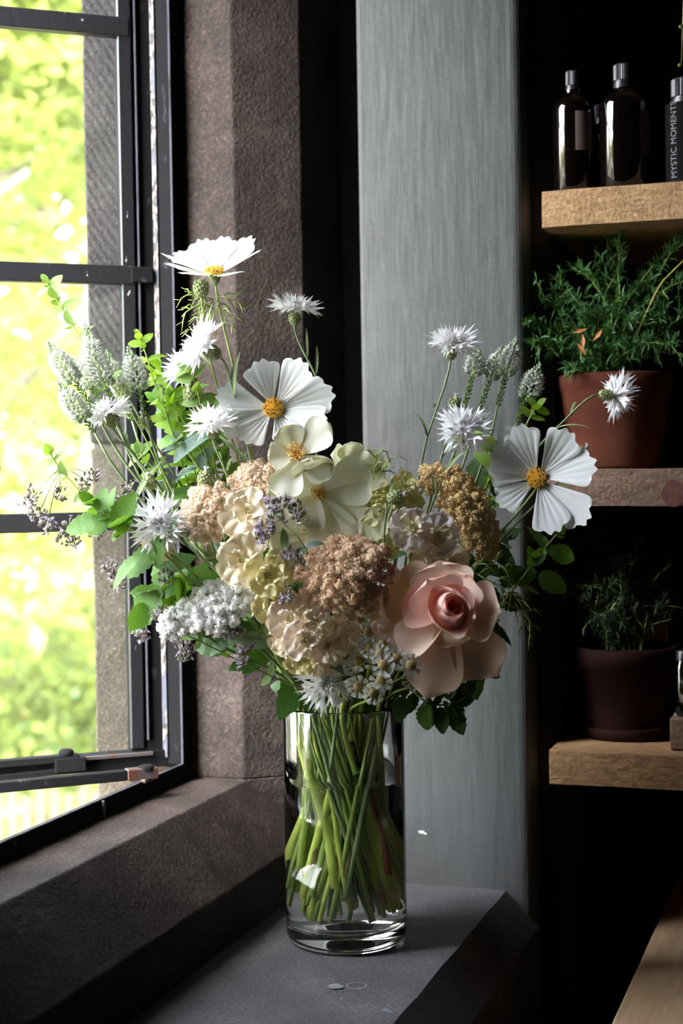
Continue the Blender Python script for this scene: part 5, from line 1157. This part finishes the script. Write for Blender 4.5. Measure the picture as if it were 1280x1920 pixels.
# long grey-green leaves among the stems
gl, f_ = sprig('blue-grey lance leaves among the stems at left of centre', [(450, 1000, .0), (400, 920), (360, 860), (340, 830)], .02, 'grey', 5, .045, 'stock_foliage', 'foliage', r=.0013, grp=G1)
for (x, y, a, s, k, o_) in ((325, 870, 55, .052, 'grey', .04), (290, 905, -20, .045, 'grey', .02), (247, 960, 75, .060, 'blade', .06), (240, 955, 60, .045, 'blade', .06), (400, 1020, -30, .055, 'grey', .04), (380, 1000, 170, .05, 'grey', .04), (320, 935, 10, .05, 'mint', .03), (530, 990, -80, .024, 'grey', .13), (830, 850, 60, .05, 'grey', -.01), (900, 930, 100, .04, 'dark', -.02)):
    leaf(gl, k, P(x, y, o_), RT * cos(radians(a)) + UP * sin(radians(a)), s)

# deep leafy filling of the bouquet and the leaves left on stems inside the vase
for i, (x, y, o_) in enumerate(((480, 1130, .02), (560, 1090, .02), (640, 1160, .02), (720, 1110, .02), (780, 1080, .0), (700, 1040, .0), (600, 990, -.01), (520, 1040, .0), (450, 1060, .02), (830, 1060, -.01), (640, 950, -.02), (760, 1180, .03), (420, 1000, .01), (500, 960, .0))):
    h = P(x, y, o_); root, pts = plant('foliage_stem', 'leafy green stem packed deep inside the bouquet between the blooms', 'foliage', h, (0, 0, 1), .0015, random.choice(('stem', 'stem_lime', 'stem')), .001, 'leafy stems deep in the bouquet')
    for k in range(12):
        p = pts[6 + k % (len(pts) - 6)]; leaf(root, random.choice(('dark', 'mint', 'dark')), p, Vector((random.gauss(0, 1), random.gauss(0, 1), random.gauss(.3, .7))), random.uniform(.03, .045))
cuts_ = [('stem_lime', .0031, 17), ('stem', .0023, 6), ('stem_olive', .0018, 3), ('stem_red', .0021, 4)]
kk = 0
for m, r, cnt in cuts_:
    for i in range(cnt):
        kk += 1; a = kk * 2.39996; rn2 = .044 * sqrt((kk % 13 + .5) / 13); nk = AX + Vector((cos(a) * rn2 - .006, sin(a) * rn2, .212)); fa = a + random.choice((-1, 1)) * random.uniform(1.2, 2.7); rf = random.uniform(.028, .046)
        ft = AX + Vector((cos(fa) * rf, sin(fa) * rf, random.uniform(.024, .07))); top = nk + Vector(((AX.x - nk.x) * .35 + .010, (AX.y - nk.y) * .4, random.uniform(.03, .045)))
        root = thing('cut_stem', {'stem_lime': 'bright green cut stem in the vase water', 'stem': 'mid green cut stem in the vase water', 'stem_olive': 'woody olive cut stem with nodes in the vase', 'stem_red': 'reddish cut stem slanting through the vase water'}[m], 'stem', ft, m.replace('stem_', '').replace('stem', 'green') + ' cut stems in the vase')
        pp = bez(ft, ft.lerp(nk, .35) + Vector((random.gauss(0, .003), random.gauss(0, .003), 0)), nk - Vector((0, 0, .03)), nk, 7) + [nk.lerp(top, .5), top]
        add_stem(root, pp, r * random.uniform(.85, 1.15), m, r * .8)
        if m == 'stem_olive':
            mb = MB()
            for q in (2, 4, 6): mb.blob(pp[q] - ft, .0026, 6, 4, pp[q + 1] - pp[q])
            link('nodes', mb.mesh('nodes', M[m]), root)
r_, f_ = sprig('dark curled leaves just above the water line in the vase', [(640, 1330, .02), (655, 1380), (665, 1430), (668, 1455)], .02, 'dark', 4, .020, 'leaf_tuft', 'foliage', r=.0010, taper=.2, grp=None, foot=False)
